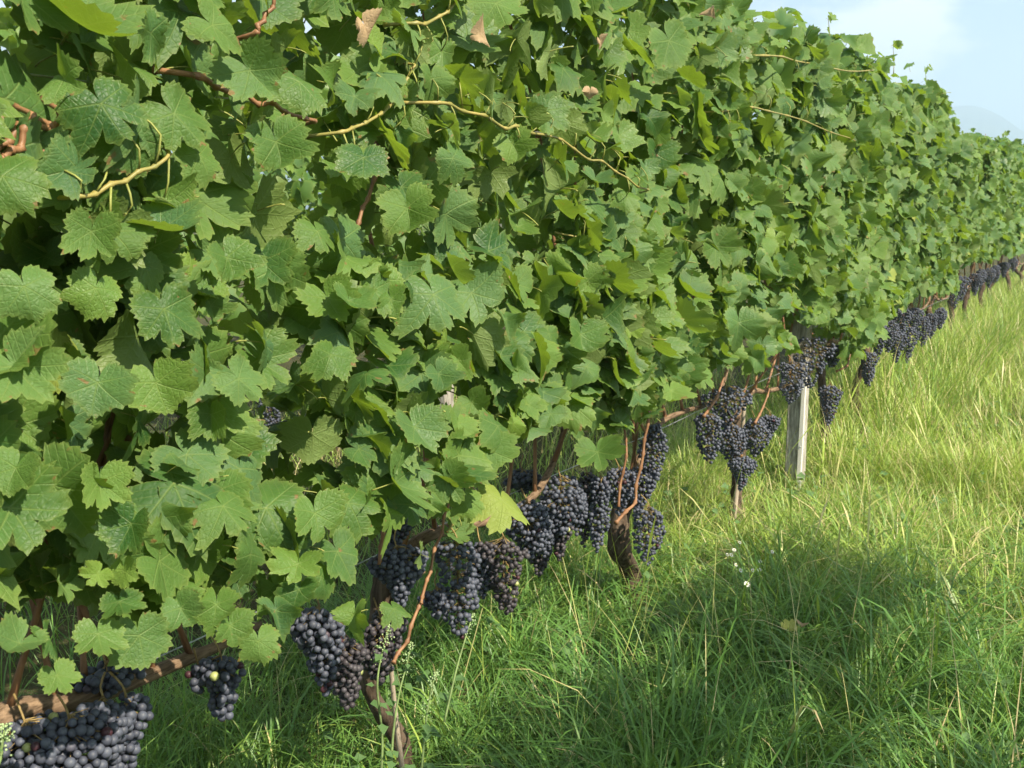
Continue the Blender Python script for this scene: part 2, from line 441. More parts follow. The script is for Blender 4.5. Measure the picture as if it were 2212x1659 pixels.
# ------------------------------------------------------------------ leaf templates
A_ = np.array([0, 10, 20, 26, 33, 44, 54, 64, 73, 79, 87, 100, 116, 132, 148, 160, 169, 176, 180.0])
def leaf_template(seed, N, rings, petiole=True, sinus=None, fold=None, droop=None):
    r = random.Random(seed)
    s1 = r.choice((r.uniform(0.42, 0.6), r.uniform(0.68, 0.86), r.uniform(0.74, 0.9))) if sinus is None else sinus
    s2 = r.uniform(0.54, 0.82)
    base = np.array([1.0, 0.97, 0.90 * (0.75 + 0.25 * s1), s1, 0.84 * (0.8 + 0.2 * s1), 0.93, 0.95, 0.91, 0.84 * (0.8 + 0.2 * s2), s2, 0.76, 0.83, 0.81, 0.77, 0.72, 0.62, 0.44, 0.20, 0.06])
    fold = r.choice((r.uniform(-0.35, 0.1), r.uniform(0.1, 0.5), r.uniform(0.4, 0.95))) if fold is None else fold
    droop = r.uniform(0.0, 0.7) if droop is None else droop
    wav = r.uniform(0.05, 0.20); wp = r.uniform(0, 6.3); rip = r.uniform(0.015, 0.045); rp = r.uniform(0, 6.3)
    asym = r.uniform(-0.10, 0.10); twist = r.uniform(-0.35, 0.35)
    cup = r.choice((r.uniform(-0.35, 0.1), r.uniform(0.0, 0.5)))
    bends = [(math.pi / 2 + r.gauss(0, 0.3), max(0.05, droop * 1.3)), (r.uniform(0, 3.14), r.choice((-1, 1)) * r.uniform(0.05, 1.1))]
    lw = r.uniform(0.0, 0.08); lp = r.uniform(0, 6.3)
    V = [(0, 0)]; rim = [0.0]; T = []
    fr = list(np.linspace(0, 1, rings + 1)[1:])
    for q, f in enumerate(fr):
        for i in range(N):
            th = -180 + 360 * i / N
            a = abs(th)
            rr = float(np.interp(a, A_, base)) * (1 + asym * math.sin(R(th)) + lw * math.sin(R(2.3 * th) + lp))
            if f > 0.99:
                lob = 1.0 if a < 165 else 0.3
                tooth = (0.045 + 0.055 * r.random()) * lob
                rr *= 1 + (tooth if i % 3 == 2 else (-0.045 if i % 3 == 0 else 0.01) * lob) if N > 60 else 1 + (0.075 * lob if i % 2 else -0.05 * lob)
            else:
                rr = 0.7 * rr + 0.3 * min(rr, 0.75)
            V.append((rr * f * math.sin(R(th)), rr * f * math.cos(R(th)))); rim.append(f ** 2)
    for i in range(N):
        T.append((0, 1 + (i + 1) % N, 1 + i))
    for q in range(len(fr) - 1):
        a, b = 1 + q * N, 1 + (q + 1) * N
        for i in range(N):
            j = (i + 1) % N
            T.append((a + i, a + j, b + i)); T.append((a + j, b + j, b + i))
    # drop the triangles that close the petiole sinus at +-180
    P = np.array(V); rho = np.hypot(P[:, 0], P[:, 1]); th = np.arctan2(P[:, 0], P[:, 1])
    z = fold * (np.sqrt(P[:, 0] ** 2 + 0.004) - 0.063) * (0.6 + 0.4 * np.tanh(2 * (P[:, 1] + 0.6)))
    z += wav * np.sin(3 * th + wp) * rho ** 1.6 + rip * np.sin(11 * th + rp) * rho ** 3 + 0.6 * rip * np.sin(17 * th + wp) * rho ** 4
    z -= cup * rho ** 2 * 0.5
    z += twist * P[:, 0] * P[:, 1] * 0.6
    P3 = np.column_stack([P[:, 0] / math.sqrt(1 + 0.7 * fold * fold), P[:, 1], z])
    for ang, kap in bends:                                   # bend the blade over a cylinder lying at angle ang
        ca, sa = math.cos(ang), math.sin(ang)
        u = P3[:, 0] * ca + P3[:, 1] * sa; v_ = -P3[:, 0] * sa + P3[:, 1] * ca; h = P3[:, 2]
        uu = np.sin(kap * u) / kap - h * np.sin(kap * u); hh = -(1 - np.cos(kap * u)) / kap + h * np.cos(kap * u)
        P3 = np.column_stack([uu * ca - v_ * sa, uu * sa + v_ * ca, hh])
    T = [t if np.cross(P[t[1]] - P[t[0]], P[t[2]] - P[t[0]]) > 0 else (t[0], t[2], t[1]) for t in T]
    uv = P / 2.6 + 0.5
    mi = [0] * len(T)
    if petiole:
        L = r.uniform(0.5, 0.8); sx = r.uniform(-0.25, 0.25)
        pv_, pt = tube([(0, 0.01, -0.004), (sx * 0.3, -0.12 * L, -0.16 * L), (sx, -0.35 * L, -0.7 * L), (sx * 1.2, -0.4 * L, -1.0 * L)], [0.014, 0.018, 0.022], 4 if N > 30 else 3, 2 if N > 30 else 1)
        T = T + [tuple(x + len(P3) for x in t) for t in pt]
        mi = mi + [1] * len(pt)
        P3 = np.concatenate([P3, pv_]); uv = np.concatenate([uv, np.full((len(pv_), 2), 0.5)]); rim = rim + [0] * len(pv_)
    lc = np.zeros((len(P3), 4)); lc[:, 0] = rim; lc[:, 3] = 1
    return P3, np.array(T), uv, lc, np.array(mi)

HI = [leaf_template(100 + i, 84, 5) for i in range(28)]
MID = [leaf_template(200 + i, 36, 2) for i in range(18)]
LO = [leaf_template(300 + i, 20, 2, petiole=(i % 2 == 0)) for i in range(12)]
HI_me = [tri_mesh('leaf', t[0], t[1], [M_leaf, M_petiole], t[4], t[2], t[3]) for t in HI]
MID_me = [tri_mesh('leaf', t[0], t[1], [M_leaf, M_petiole], t[4], t[2], t[3]) for t in MID]
MIDF_me = [tri_mesh('leaf', t[0], t[1], [M_leaf_far, M_petiole], t[4], t[2], t[3]) for t in MID]
WITH_T = [leaf_template(400 + i, 60, 4, fold=0.9 - 0.2 * i, droop=1.2) for i in range(3)]
WITH_me = [tri_mesh('leaf', t[0], t[1], [M_withered, M_petiole], t[4], t[2], t[3]) for t in WITH_T]

def frame(N, tip):
    Z = N.normalized(); Y = (tip - Z * tip.dot(Z))
    if Y.length < 1e-3: Y = Z.orthogonal()
    Y.normalize(); X = Y.cross(Z)
    return Matrix((X, Y, Z)).transposed()

def join_leaves(name, specs, temps, mats, origin):
    """specs: (pos, R 3x3, scale, tint, age) -> one mesh"""
    Vs, Ts, Us, Ls, Ms, off = [], [], [], [], [], 0
    for i, (p, Rm, s, tint, age) in enumerate(specs):
        t = temps[i % len(temps)]
        v = (t[0] * s) @ np.array(Rm).T + (np.array(p) - origin)
        l = t[3].copy(); l[:, 1] = tint; l[:, 2] = age
        Vs.append(v); Ts.append(t[1] + off); Us.append(t[2]); Ls.append(l); Ms.append(t[4]); off += len(v)
    return tri_mesh(name, np.concatenate(Vs), np.concatenate(Ts), mats, np.concatenate(Ms), np.concatenate(Us), np.concatenate(Ls))

# ------------------------------------------------------------------ canopy
_zb = sorted((at(px, py, -1.28).y, at(px, py, -1.28).z) for px, py in ((-120, 1440), (0, 1440), (150, 1455), (330, 1440), (520, 1420), (620, 1385), (680, 1310), (760, 1330), (830, 1290), (850, 1110), (960, 1060), (1060, 1020), (1130, 1000),
        (1230, 985), (1330, 1000), (1420, 890), (1500, 870), (1590, 815), (1690, 775), (1745, 715), (1790, 760), (1830, 810), (1868, 800), (1885, 735), (1960, 665), (2040, 655), (2060, 592), (2130, 575), (2190, 560)))
_zy, _zz = [a for a, b in _zb], [b for a, b in _zb]
def zbot(y):
    return float(np.interp(y, _zy, _zz)) + 0.02 + 0.03 * n2(y * 6, 4.4)
_zt = sorted((at(px, py, -1.42).y, at(px, py, -1.42).z) for px, py in ((1600, -45), (1690, 12), (1760, 38), (1830, 68), (1890, 88), (1930, 125), (1985, 160), (2008, 195), (2026, 258), (2070, 272), (2130, 280), (2175, 298), (2212, 306), (2240, 318)))
_ty, _tz = [a for a, b in _zt], [b for a, b in _zt]
def ztop(y):
    return float(np.interp(y, _ty, _tz)) - 0.16 + 0.04 * n2(y * 0.7, 9.1) + 0.10 * n2(y * 2.2, 2.2)
def bulge(y, z):
    return 0.10 * n2(y * 1.6, z * 1.6, 7.7) + 0.05 * n2(y * 4, z * 4, 1.7)
GAPS = [(at(620, 620, -1.3), 0.17), (at(760, 520, -1.3), 0.16), (at(560, 480, -1.3), 0.12), (at(1030, 560, -1.3), 0.15), (at(1120, 420, -1.3), 0.14), (at(560, 900, -1.3), 0.10),
        (at(60, 480, -1.25), 0.06), (at(300, 950, -1.25), 0.06), (at(950, 860, -1.3), 0.07), (at(30, 1310, -1.25), 0.06), (at(800, 265, -1.3), 0.05), (at(420, 1330, -1.25), 0.07)]
def leaf_spec(y, z, side, depth, r, top=False):
    w = 0.30 * (1 - 0.30 * max(0, (z - 1.9) / 0.6)) * (0.85 if z < 0.75 else 1)
    x = X0 + side * (w + bulge(y, z * side) - depth)
    nx = side * r.uniform(0.35, 1.0)
    if top: nx *= 0.4
    N = Vector((nx, r.gauss(-0.08 - 0.42 * min(1, max(0, (y - 2.5) / 3)), 0.55), r.uniform(-0.15, 1.15) + (0.6 if top else 0)))
    if r.random() < 0.13: N = Vector((r.gauss(0, 1), r.gauss(0, 1), r.uniform(-0.2, 0.6)))
    if r.random() < 0.09: N.x = -N.x
    tip = Vector((side * 0.3, r.gauss(0.05, 0.8), -1))
    s = min(0.112, max(0.036, r.gauss(0.064, 0.016)))
    if z < zbot(y) + 0.2 and side > 0: s *= 0.85
    age = 0.0
    q = r.random()
    if q < 0.05: age = r.uniform(0.15, 0.5); s *= 0.75
    elif q < 0.057: age = r.uniform(0.6, 0.95)
    return [Vector((x, y, z)), frame(N, tip), s, r.random(), age]

def thin(p):
    for g_, rad in GAPS:
        d = math.hypot(p.y - g_.y, p.z - g_.z)
        if d < rad * 1.3: return True
    return False

HEROES = [  # px, py, length in px, roll (tip to the right +), variant, age
    (945, 660, 165, 10, 0, 0), (235, 250, 170, 25, 1, 0), (150, 180, 130, 60, 2, 0.05), (395, 265, 150, 40, 3, 0.05), (440, 350, 110, 20, 4, 0), (480, 70, 140, 60, 5, 0),
    (330, 95, 130, 35, 6, 0), (555, 170, 140, 40, 7, 0), (605, 330, 150, 15, 8, 0), (785, 355, 115, -5, 9, 0), (985, 355, 95, 30, 10, 0), (885, 470, 140, 15, 11, 0),
    (195, 520, 120, -10, 0, 0), (370, 500, 140, 45, 1, 0), (500, 575, 125, 20, 2, 0), (200, 640, 115, -25, 3, 0), (362, 690, 145, 10, 4, 0), (50, 815, 175, 30, 5, 0),
    (205, 850, 145, -15, 6, 0), (345, 850, 145, 15, 7, 0), (530, 830, 115, 50, 8, 0), (755, 660, 105, -15, 9, 0), (850, 660, 95, 15, 10, 0), (1095, 700, 85, 5, 11, 0),
    (1255, 740, 115, -5, 0, 0), (1050, 985, 125, 0, 1, 0.03), (1295, 990, 115, 15, 2, 0), (905, 940, 125, 20, 3, 0.10), (710, 780, 105, -20, 4, 0), (790, 815, 110, 15, 5, 0),
    (45, 1130, 235, 20, 6, 0), (25, 1030, 120, -20, 7, 0.05), (215, 1060, 115, -5, 8, 0), (275, 1150, 120, -30, 9, 0), (495, 1110, 140, 20, 10, 0.04), (685, 1130, 135, 5, 11, 0.05),
    (268, 1245, 75, 10, 1, 0.42), (205, 1250, 70, -40, 3, 0.45), (262, 1310, 95, 10, 5, 0.06), (545, 1215, 125, 50, 7, 0), (740, 1210, 140, 20, 9, 0.04), (110, 1390, 90, 30, 11, 0.08),
    (215, 1385, 110, 0, 0, 0), (305, 1395, 130, 10, 2, 0), (765, 1345, 105, 0, 4, 0.05), (855, 1325, 70, 10, 6, 0.08), (1085, 1095, 130, -15, 8, 0.70), (892, 1105, 95, 15, 10, 0),
    (1080, 25, 130, 10, 1, 0.06), (1455, 105, 115, 30, 3, 0), (1595, 715, 110, 0, 5, 0), (1452, 855, 90, -10, 7, 0.35), (640, 1290, 110, -20, 9, 0), (500, 1370, 110, 5, 0, 0.08),
    (30, 1400, 110, -40, 2, 0.15), (955, 820, 90, 30, 4, 0), (1000, 790, 95, 40, 6, 0), (650, 190, 130, -15, 8, 0), (1130, 800, 90, 60, 9, 0), (600, 1335, 110, 10, 2, 0), (560, 1400, 90, 5, 4, 0.05), (640, 1235, 120, -10, 6, 0), (700, 1260, 95, 25, 8, 0), (465, 1325, 115, -10, 1, 0), (400, 1330, 110, 25, 0, 0), (130, 1470, 80, 20, 3, 0), (1185, 905, 85, -20, 2, 0), (1010, 1090, 80, 10, 7, 0), (60, 640, 130, 10, 3, 0), (20, 400, 150, 25, 9, 0)]

VINE_Y = [-0.3, 0.92, 2.12, 3.53, 4.72, 6.08, 7.25, 8.45, 9.65, 10.85, 12.05, 13.25, 14.45, 15.65, 16.85, 18.1, 19.4]
ORD = ['first', 'second', 'third', 'fourth', 'fifth', 'sixth', 'seventh', 'eighth', 'ninth', 'tenth', 'eleventh', 'twelfth']
vlabel = {0: 'leafy vine standing to the near side of the leftmost vine in the photo', 1: 'leftmost leafy vine, its thick brown cane running above the big grapes',
          2: 'leafy vine with the hidden dark trunk beside the thin leaning stake', 3: 'leafy vine on the crooked dark trunk hung with grapes either side',
          4: 'leafy vine whose slim trunk carries the crowded cluster of grapes', 5: 'leafy vine growing right behind the grey wooden post'}
vines = []
for k, y in enumerate(VINE_Y):
    lab = vlabel.get(k) or f'leafy grapevine, {ORD[k - 6]} vine beyond the grey wooden post'
    vines.append(empty('grapevine', (X0, y, 0), lab, 'grapevine', 'vines of the sunlit row'))

def vine_of(y):
    return min(range(len(VINE_Y)), key=lambda i: abs(VINE_Y[i] + 0.1 - y))

def hero_leaf(px, py, L, roll, var, age, lift=0.0, me=None, name='leaf'):
    X = -1.15 + lift
    c = at(px, py, X)
    view = (Vector((0, 0, CAMZ)) - c); dist = view.length; view.normalize()
    r = random.Random(int(px * 7 + py))
    N = (view * 0.75 + sun_dir * 0.55 + Vector((r.gauss(0, 0.42 if L < 150 else 0.2), r.gauss(0, 0.42 if L < 150 else 0.2), r.gauss(0.1, 0.35 if L < 150 else 0.2)))).normalized()
    right = view.cross(Vector((0, 0, 1))).normalized() * -1
    down = view.cross(right).normalized()
    if down.z > 0: down = -down
    tip = down * math.cos(R(roll)) + right * math.sin(R(roll))
    s = L * dist / FPX / 1.72
    Rm = frame(N, tip)
    p = c - Rm @ Vector((0, 0.28 * s, 0))
    o = link(name, me or HI_me[int(px + py) % len(HI_me)])
    v = vines[vine_of(c.y)]
    o.parent = v
    M4 = Matrix.Translation(p - v.location) @ Rm.to_4x4() @ Matrix.Scale(s, 4)
    o.matrix_local = M4
    o.color = (r.random(), age, 0, 1)
    return o, v
hero_count = {}
for h in HEROES:
    o, v = hero_leaf(*h)
    hero_count[v.name] = hero_count.get(v.name, 0) + 1
    if h[5] > 0.5: o['label'] = 'yellowing leaf hanging before the grapes'
    elif h[5] > 0.4: o['label'] = 'young lime green leaf'
for (px, py, L, roll, i) in ((795, 72, 95, 20, 0), (1045, 82, 70, 60, 1), (1275, 205, 40, 0, 2), (1300, 95, 40, 30, 0), (2035 - 500, 30, 36, 10, 1)):
    o, v = hero_leaf(px, py, L, roll, 0, 0, 0.03, WITH_me[i])
    o['label'] = 'withered brown curled leaf'

def leaf_obj(spec, me, v):
    o = bpy.data.objects.new('leaf', me); C.objects.link(o)
    o.parent = v
    o.matrix_local = Matrix.Translation(spec[0] - v.location) @ spec[1].to_4x4() @ Matrix.Scale(spec[2], 4)
    o.color = (spec[3], spec[4], 0, 1)
    return o

B, BB = M_berry, M_berry_brown
NB = [ # px, top, bottom, width, X, label, d, mat, individual
    (55, 1560, 1730, 120, -1.40, 'large blue-black bunch in the bottom left corner under the thick cane', 0.0158, B, True),
    (150, 1548, 1760, 120, -1.36, 'large blue-black bunch between the corner bunch and the ragged-edged one', 0.0158, B, True),
    (225, 1505, 1740, 85, -1.38, 'blue-black bunch hanging straight under the bright stretch of thick cane', 0.0158, B, True),
    (272, 1500, 1700, 62, -1.37, 'narrow loose bunch with ragged edge, rightmost under the thick cane', 0.0155, B, True),
    (230, 1432, 1510, 100, -1.44, 'shaded bunch resting above the thick brown cane', 0.0158, B, True),
    (478, 1415, 1570, 72, -1.38, 'small pointed bunch hanging alone right of the thick cane', 0.0158, B, True),
    (432, 1440, 1500, 48, -1.42, 'tiny cluster of berries left of the lone pointed bunch', 0.0158, B, True),
    (690, 1305, 1515, 85, -1.36, 'long bunch below the lobed leaf, nearest left of the leaning stake', 0.0155, B, True),
    (745, 1370, 1540, 78, -1.38, 'dark reddish bunch hanging lowest, left of the leaning stake', 0.0142, BB, True),
    (822, 1330, 1480, 90, -1.42, 'shaded dark bunch just behind the leaning stake and weed spikes', 0.0150, BB, False),
    (858, 1180, 1320, 84, -1.37, 'bunch with a few unripe green berries left of the slanting orange shoot', 0.0140, B, True),
    (855, 1085, 1200, 68, -1.43, 'upper shaded bunch half hidden behind a hanging leaf', 0.0140, B, False),
    (988, 1165, 1385, 105, -1.35, 'big blue bunch with two tails right of the slanting orange shoot', 0.0140, B, True),
    (945, 1270, 1340, 62, -1.37, 'small side cluster touching the slanting orange shoot', 0.0140, B, False),
    (1088, 1160, 1335, 92, -1.37, 'brownish loose bunch with bare stems below the yellowing leaf', 0.0140, BB, True),
    (1040, 1175, 1300, 58, -1.42, 'shaded bunch tucked between the two-tailed blue one and the brownish one', 0.0140, B, False),
    (1178, 1085, 1205, 60, -1.41, 'bunch filling the space left of the big round-shouldered one', 0.0140, B, False),
    (1245, 1050, 1160, 48, -1.42, 'bunch peeping out right behind the big round-shouldered one', 0.0138, B, False),
    (1140, 1085, 1215, 92, -1.38, 'blue bunch between the yellowing leaf and the big round bunch', 0.0145, B, False),
    (1165, 1120, 1250, 60, -1.46, 'dark shaded bunch hanging behind the others at the cane bend', 0.0140, BB, False),
    (1212, 1030, 1160, 96, -1.37, 'big round-shouldered bunch right of the upward bending cane', 0.0145, B, True),
    (1207, 1120, 1215, 44, -1.39, 'tail bunch dangling under the big round-shouldered bunch', 0.0140, BB, False),
    (1130, 1015, 1068, 70, -1.50, 'shaded bunch above the cane bend behind the leaf with holes', 0.0140, B, False),
    (1268, 1020, 1180, 46, -1.46, 'dark thin bunch left of a paler one, before the crooked trunk', 0.0135, BB, False),
    (1298, 1030, 1195, 50, -1.40, 'slender blue bunch hanging just left of the crooked trunk', 0.0135, B, False),
    (1338, 1010, 1115, 60, -1.44, 'bunch at the head of the crooked trunk behind two orange shoots', 0.0135, B, False),
    (1412, 915, 1075, 46, -1.42, 'tall bunch climbing beside the right orange shoot', 0.0135, B, False),
    (1382, 1010, 1110, 60, -1.46, 'bunch behind the orange shoots right above the crooked trunk', 0.0135, B, False),
    (1402, 1092, 1218, 72, -1.38, 'broad triangular bunch right of the crooked trunk', 0.0135, B, False),
    (1570, 835, 925, 76, -1.40, 'topmost bunch of the crowded cluster on the slim trunk', 0.0140, B, False),
    (1532, 890, 1005, 60, -1.40, 'left bunch of the crowded cluster on the slim trunk', 0.0140, B, False),
    (1582, 915, 1010, 56, -1.38, 'middle bunch of the crowded cluster, behind a short orange stub', 0.0140, B, False),
    (1632, 905, 990, 60, -1.38, 'right bunch of the crowded cluster on the slim trunk', 0.0140, B, False),
    (1664, 895, 950, 34, -1.40, 'small outermost right bunch of the crowded cluster', 0.0135, B, False),
    (1604, 985, 1058, 40, -1.40, 'lowest tail bunch of the crowded cluster on the slim trunk', 0.0135, B, False),
    (1755, 728, 838, 76, -1.36, 'broad bunch hanging over the top of the pale lath', 0.0145, B, False),
    (1712, 782, 872, 62, -1.38, 'bunch hanging left of the pale lath in front of the grey post', 0.0145, B, False),
    (1800, 745, 795, 42, -1.42, 'small shaded bunch right of the bunch over the pale lath', 0.0145, B, False),
    (1794, 830, 918, 44, -1.36, 'lone slender bunch low down right of the grey post', 0.0145, B, False),
    (1878, 760, 835, 34, -1.34, 'slender bunch above the tall grass beyond the lone slender bunch', 0.0145, B, False)]
NB_BOX = [(b[0] - b[3] * 0.55, b[0] + b[3] * 0.55, b[1] - 10, b[2]) for b in NB if b[4] > -1.44]
hero_px = [(h[0], h[1], h[2]) for h in HEROES]
for k, v in enumerate(vines):
    y0, y1 = VINE_Y[k] - 0.5, (VINE_Y[k + 1] if k + 1 < len(VINE_Y) else VINE_Y[k] + 1.2) - 0.5
    r = random.Random(1000 + k)
    L = y1 - y0
    specs = []
    nf, nb, ni, nt = int(560 * L), int(150 * L), int(80 * L), int(70 * L)
    for grp, n in (('f', nf), ('b', nb), ('i', ni), ('t', nt), ('l', int((330 if k < 3 else 45) * L))):
        i = 0
        while i < n:
            i += 1
            y = r.uniform(y0, y1); zb, zt = zbot(y), ztop(y)
            if grp == 't':
                z = zt - r.uniform(-0.10, 0.22) ; side = r.choice((-1, 1)); dep = r.uniform(0.0, 0.30)
                specs.append((leaf_spec(y, z, side, dep, r, True), grp)); continue
            z = zb + 0.085 + (zt - zb - 0.085) * r.random()
            if grp == 'f':
                dep = min(0.28, r.expovariate(1 / 0.075)); side = 1
            elif grp == 'l':
                z = zb + 0.08 + (0.62 if k < 3 else 0.45) * r.random(); dep = min(0.25, r.expovariate(1 / 0.07)) - 0.02; side = 1
            elif grp == 'b':
                dep = min(0.25, r.expovariate(1 / 0.08)); side = -1
                z = max(z, zb + 0.12)
            else:
                dep = r.uniform(0.2, 0.4); side = 1; z = max(z, zb + 0.15)
            s = leaf_spec(y, z, side, dep, r)
            q = n2(y * 2.3, z * 2.3, 11.0 + (side < 0))
            if grp not in 'tl' and r.random() < (0.8 if k < 4 else 0.6) * max(0, q * 2.4): continue
            if thin(s[0]) and r.random() < (0.9 if grp == 'f' else 0.6): continue
            if grp in 'fl' and k < 8:
                hit = False
                for ff in (0.0, 0.45, 0.9):
                    pj = project(s[0] + s[1] @ Vector((0, s[2] * ff, 0)))
                    if pj and any(x0 < pj[0] < x1 and y0_ < pj[1] < y1_ for x0, x1, y0_, y1_ in NB_BOX): hit = True
                if hit and r.random() < 0.93: continue
            if grp in 'fl':
                pj = project(s[0])
                if pj and s[0].x > -1.36:
                    if any(math.hypot(pj[0] - hx, pj[1] - hy) < 0.42 * hl for hx, hy, hl in hero_px): s[0].x -= 0.10
            specs.append((s, grp))
    # dangling sprays on the top
    for j in range(int(4 * L)):
        y = r.uniform(y0, y1); z = ztop(y) + r.uniform(0.02, 0.16)
        s = leaf_spec(y, z, r.choice((-1, 1)), r.uniform(0.05, 0.3), r, True); s[2] *= 0.6; specs.append((s, 't'))
    cand, rest = [], []
    for s, grp in specs:
        pj = project(s[0])
        vis = pj and -60 < pj[0] < 2270 and -60 < pj[1] < 1720 and grp in 'ftl'
        (cand if vis else rest).append(s)
    cand.sort(key=lambda s: -s[0].x)
    cap = 285 - hero_count.get(v.name, 0)
    if k >= 8: cap = 160
    if k >= 11: cap = 90
    if k >= 15: cap = 0
    rest += cand[cap:]
    if rest:
        me = join_leaves('leaves', rest, MID if k < 6 else LO, [M_leaf if k < 4 else M_leaf_far, M_petiole], np.array(v.location))
        o = link('leaves', me, v); o['kind'] = 'stuff'; o.color = (0, 0, 0, 1)
    for i, s in enumerate(cand[:cap]):
        me = (HI_me[r.randrange(len(HI_me))] if k < 5 else MID_me[r.randrange(len(MID_me))] if k < 9 else MIDF_me[r.randrange(len(MIDF_me))])
        leaf_obj(s, me, v)

# ------------------------------------------------------------------ trunks, canes, shoots
def pline(pts, X): return [at(px, py, X if isinstance(X, (int, float)) else X[i]) for i, (px, py) in enumerate(pts)]
def up_shoot(v, p0, r, h=None, lean=0.0):
    h = h or r.uniform(1.1, 1.6)
    pts = [Vector(p0)]
    x, y = p0[0], p0[1]
    for i in range(1, 6):
        x += r.gauss((X0 - x) * 0.25, 0.05); y += r.gauss(lean, 0.06)
        pts.append(Vector((x, y, p0[2] + h * i / 5)))
    return tube_obj('shoot', pts, [0.0058, 0.0048, 0.0026], M_shoot, v, 5, 4, knob=0.35, nodes=3)

for k, v in enumerate(vines):
    r = random.Random(50 + k); y = VINE_Y[k]
    if k == 3:
        tr = [onground(1372, 1335) + Vector((0, 0, -0.05)), at(1366, 1250, X0), at(1338, 1180, X0), at(1342, 1120, X0), at(1352, 1075, X0)]
        rad = [0.040, 0.032, 0.036, 0.034, 0.040]
    elif k == 4:
        tr = [onground(1592, 1165) + Vector((0, 0, -0.05)), at(1590, 1090, X0), at(1594, 1020, X0), at(1600, 960, X0), at(1588, 905, X0)]
        rad = [0.036, 0.028, 0.026, 0.024, 0.028]
    elif k == 2:
        tr = [onground(890, 1700) + Vector((0, 0, -0.05)), at(862, 1600, X0), at(815, 1520, X0), at(795, 1460, X0), at(812, 1370, X0), at(830, 1250, X0)]
        rad = [0.030, 0.022, 0.018, 0.018, 0.020, 0.026]
    else:
        tr = [Vector((X0 + r.gauss(0, 0.03), y + r.gauss(0, 0.03), -0.05)), Vector((X0 + r.gauss(0, 0.04), y + r.gauss(0, 0.04), 0.25)), Vector((X0 + r.gauss(0, 0.03), y, 0.46)), Vector((X0, y + 0.02, 0.60))]
        rad = [0.032, 0.023, 0.022, 0.026]
    head = tr[-1]
    tube_obj('trunk', tr, rad, M_trunk, v, 16, 10, rough=0.5)
    if k == 1:
        cn_ = [head, at(0, 1552, -1.46), at(120, 1522, -1.46), at(215, 1495, -1.46), at(300, 1465, -1.46), at(400, 1425, -1.47), at(470, 1395, -1.48), at(560, 1350, -1.5)]
        rd = [0.022, 0.020, 0.0185, 0.016, 0.013, 0.011, 0.009]
    elif k == 2:
        cn_ = [head, at(900, 1172, -1.47), at(980, 1140, -1.46), at(1050, 1125, -1.45), at(1130, 1090, -1.42), at(1175, 1040, -1.41), at(1210, 960, -1.42), at(1222, 890, -1.43), at(1240, 820, -1.45), at(1262, 700, -1.47)]
        rd = [0.019, 0.0165, 0.0145, 0.0135, 0.012, 0.010, 0.0085, 0.0075, 0.006, 0.005]
    elif k == 3:
        cn_ = [head, at(1372, 1010, X0), at(1420, 920, X0), at(1475, 890, X0), at(1530, 872, -1.5), at(1562, 830, -1.48), at(1575, 780, -1.48)]
        rd = [0.017, 0.014, 0.012, 0.010, 0.0085, 0.007, 0.006]
    else:
        cn_ = [head, head + Vector((0.02, 0.15, 0.10)), head + Vector((0.0, 0.45, 0.06)), head + Vector((0.02, 0.8, 0.05)), head + Vector((0.03, 1.05, 0.13)), head + Vector((0.02, 1.1, 0.4))]
        rd = [0.017, 0.014, 0.012, 0.010, 0.008, 0.006]
    tube_obj('cane', cn_, rd, M_cane if k != 2 else M_cane, v, 8, 6, rough=0.18)
    for j in range(7 if k < 12 else 3):
        t_ = (j + 0.5) / 7
        p = catmull(cn_, 6); q = p[int(t_ * (len(p) - 1) * 0.8)]
        up_shoot(v, q, r)

def shoot_px(pts, X, rad, mat, vi, bury=(False, False), f=0.62):
    P = pline(pts, X)
    r = random.Random(int(pts[0][0] * 3 + pts[-1][1])); Q = [P[0]]
    for a, b in zip(P[:-1], P[1:]):
        Q += [(a + b) / 2 + Vector((r.gauss(0, 0.004), r.gauss(0, 0.004), r.gauss(0, 0.005))), b]
    P = Q
    if bury[0]: P = [P[0] + (P[0] - P[1]) * 0.9 + Vector((-0.06, 0, 0))] + P
    if bury[1]: P = P + [P[-1] + (P[-1] - P[-2]) * 0.9 + Vector((-0.05, 0, 0))]
    o = tube_obj('shoot', P, [q * f for q in rad], mat, vines[vi], 6, 5, knob=0.55, nodes=5)
    if mat is M_green_shoot and len(P) > 5:
        r = random.Random(int(pts[0][0])); org = np.array(vines[vi].location); ps = []
        for q in P[1:-1]:
            up = r.choice((1, 1, -1)) * r.uniform(0.03, 0.07)
            tipp = q + Vector((-0.01, r.gauss(0, 0.015), up))
            tl = leaf_spec(tipp.y, tipp.z, 1, 0, r); tl[0] = tipp; tl[2] = r.uniform(0.045, 0.066); tl[4] *= 0.5
            leaf_obj(tl, HI_me[r.randrange(len(HI_me))] if vi < 5 else MID_me[r.randrange(len(MID_me))], vines[vi])
            ps.append(tube([q, q + Vector((0.01, r.gauss(0, 0.01), up * 0.6)), q + Vector((-0.01, r.gauss(0, 0.015), up))], [0.0019, 0.0015, 0.0014], 4, 2))
        v, t = merge(ps)
        link('petiole', tri_mesh('petiole', v - org, t, [M_petiole]), o)['kind'] = 'stuff'
    return o
shoot_px([(1330, 1130), (1372, 1085), (1384, 1010), (1392, 950), (1402, 870), (1405, 800)], -1.36, [0.0085, 0.0075, 0.006], M_shoot, 3)
shoot_px([(1336, 1095), (1346, 1020), (1352, 950), (1346, 880), (1350, 820)], -1.38, [0.007, 0.006, 0.005], M_shoot, 3)
shoot_px([(1520, 900), (1548, 860), (1570, 800), (1580, 760)], -1.40, [0.009, 0.007, 0.006], M_shoot, 4)
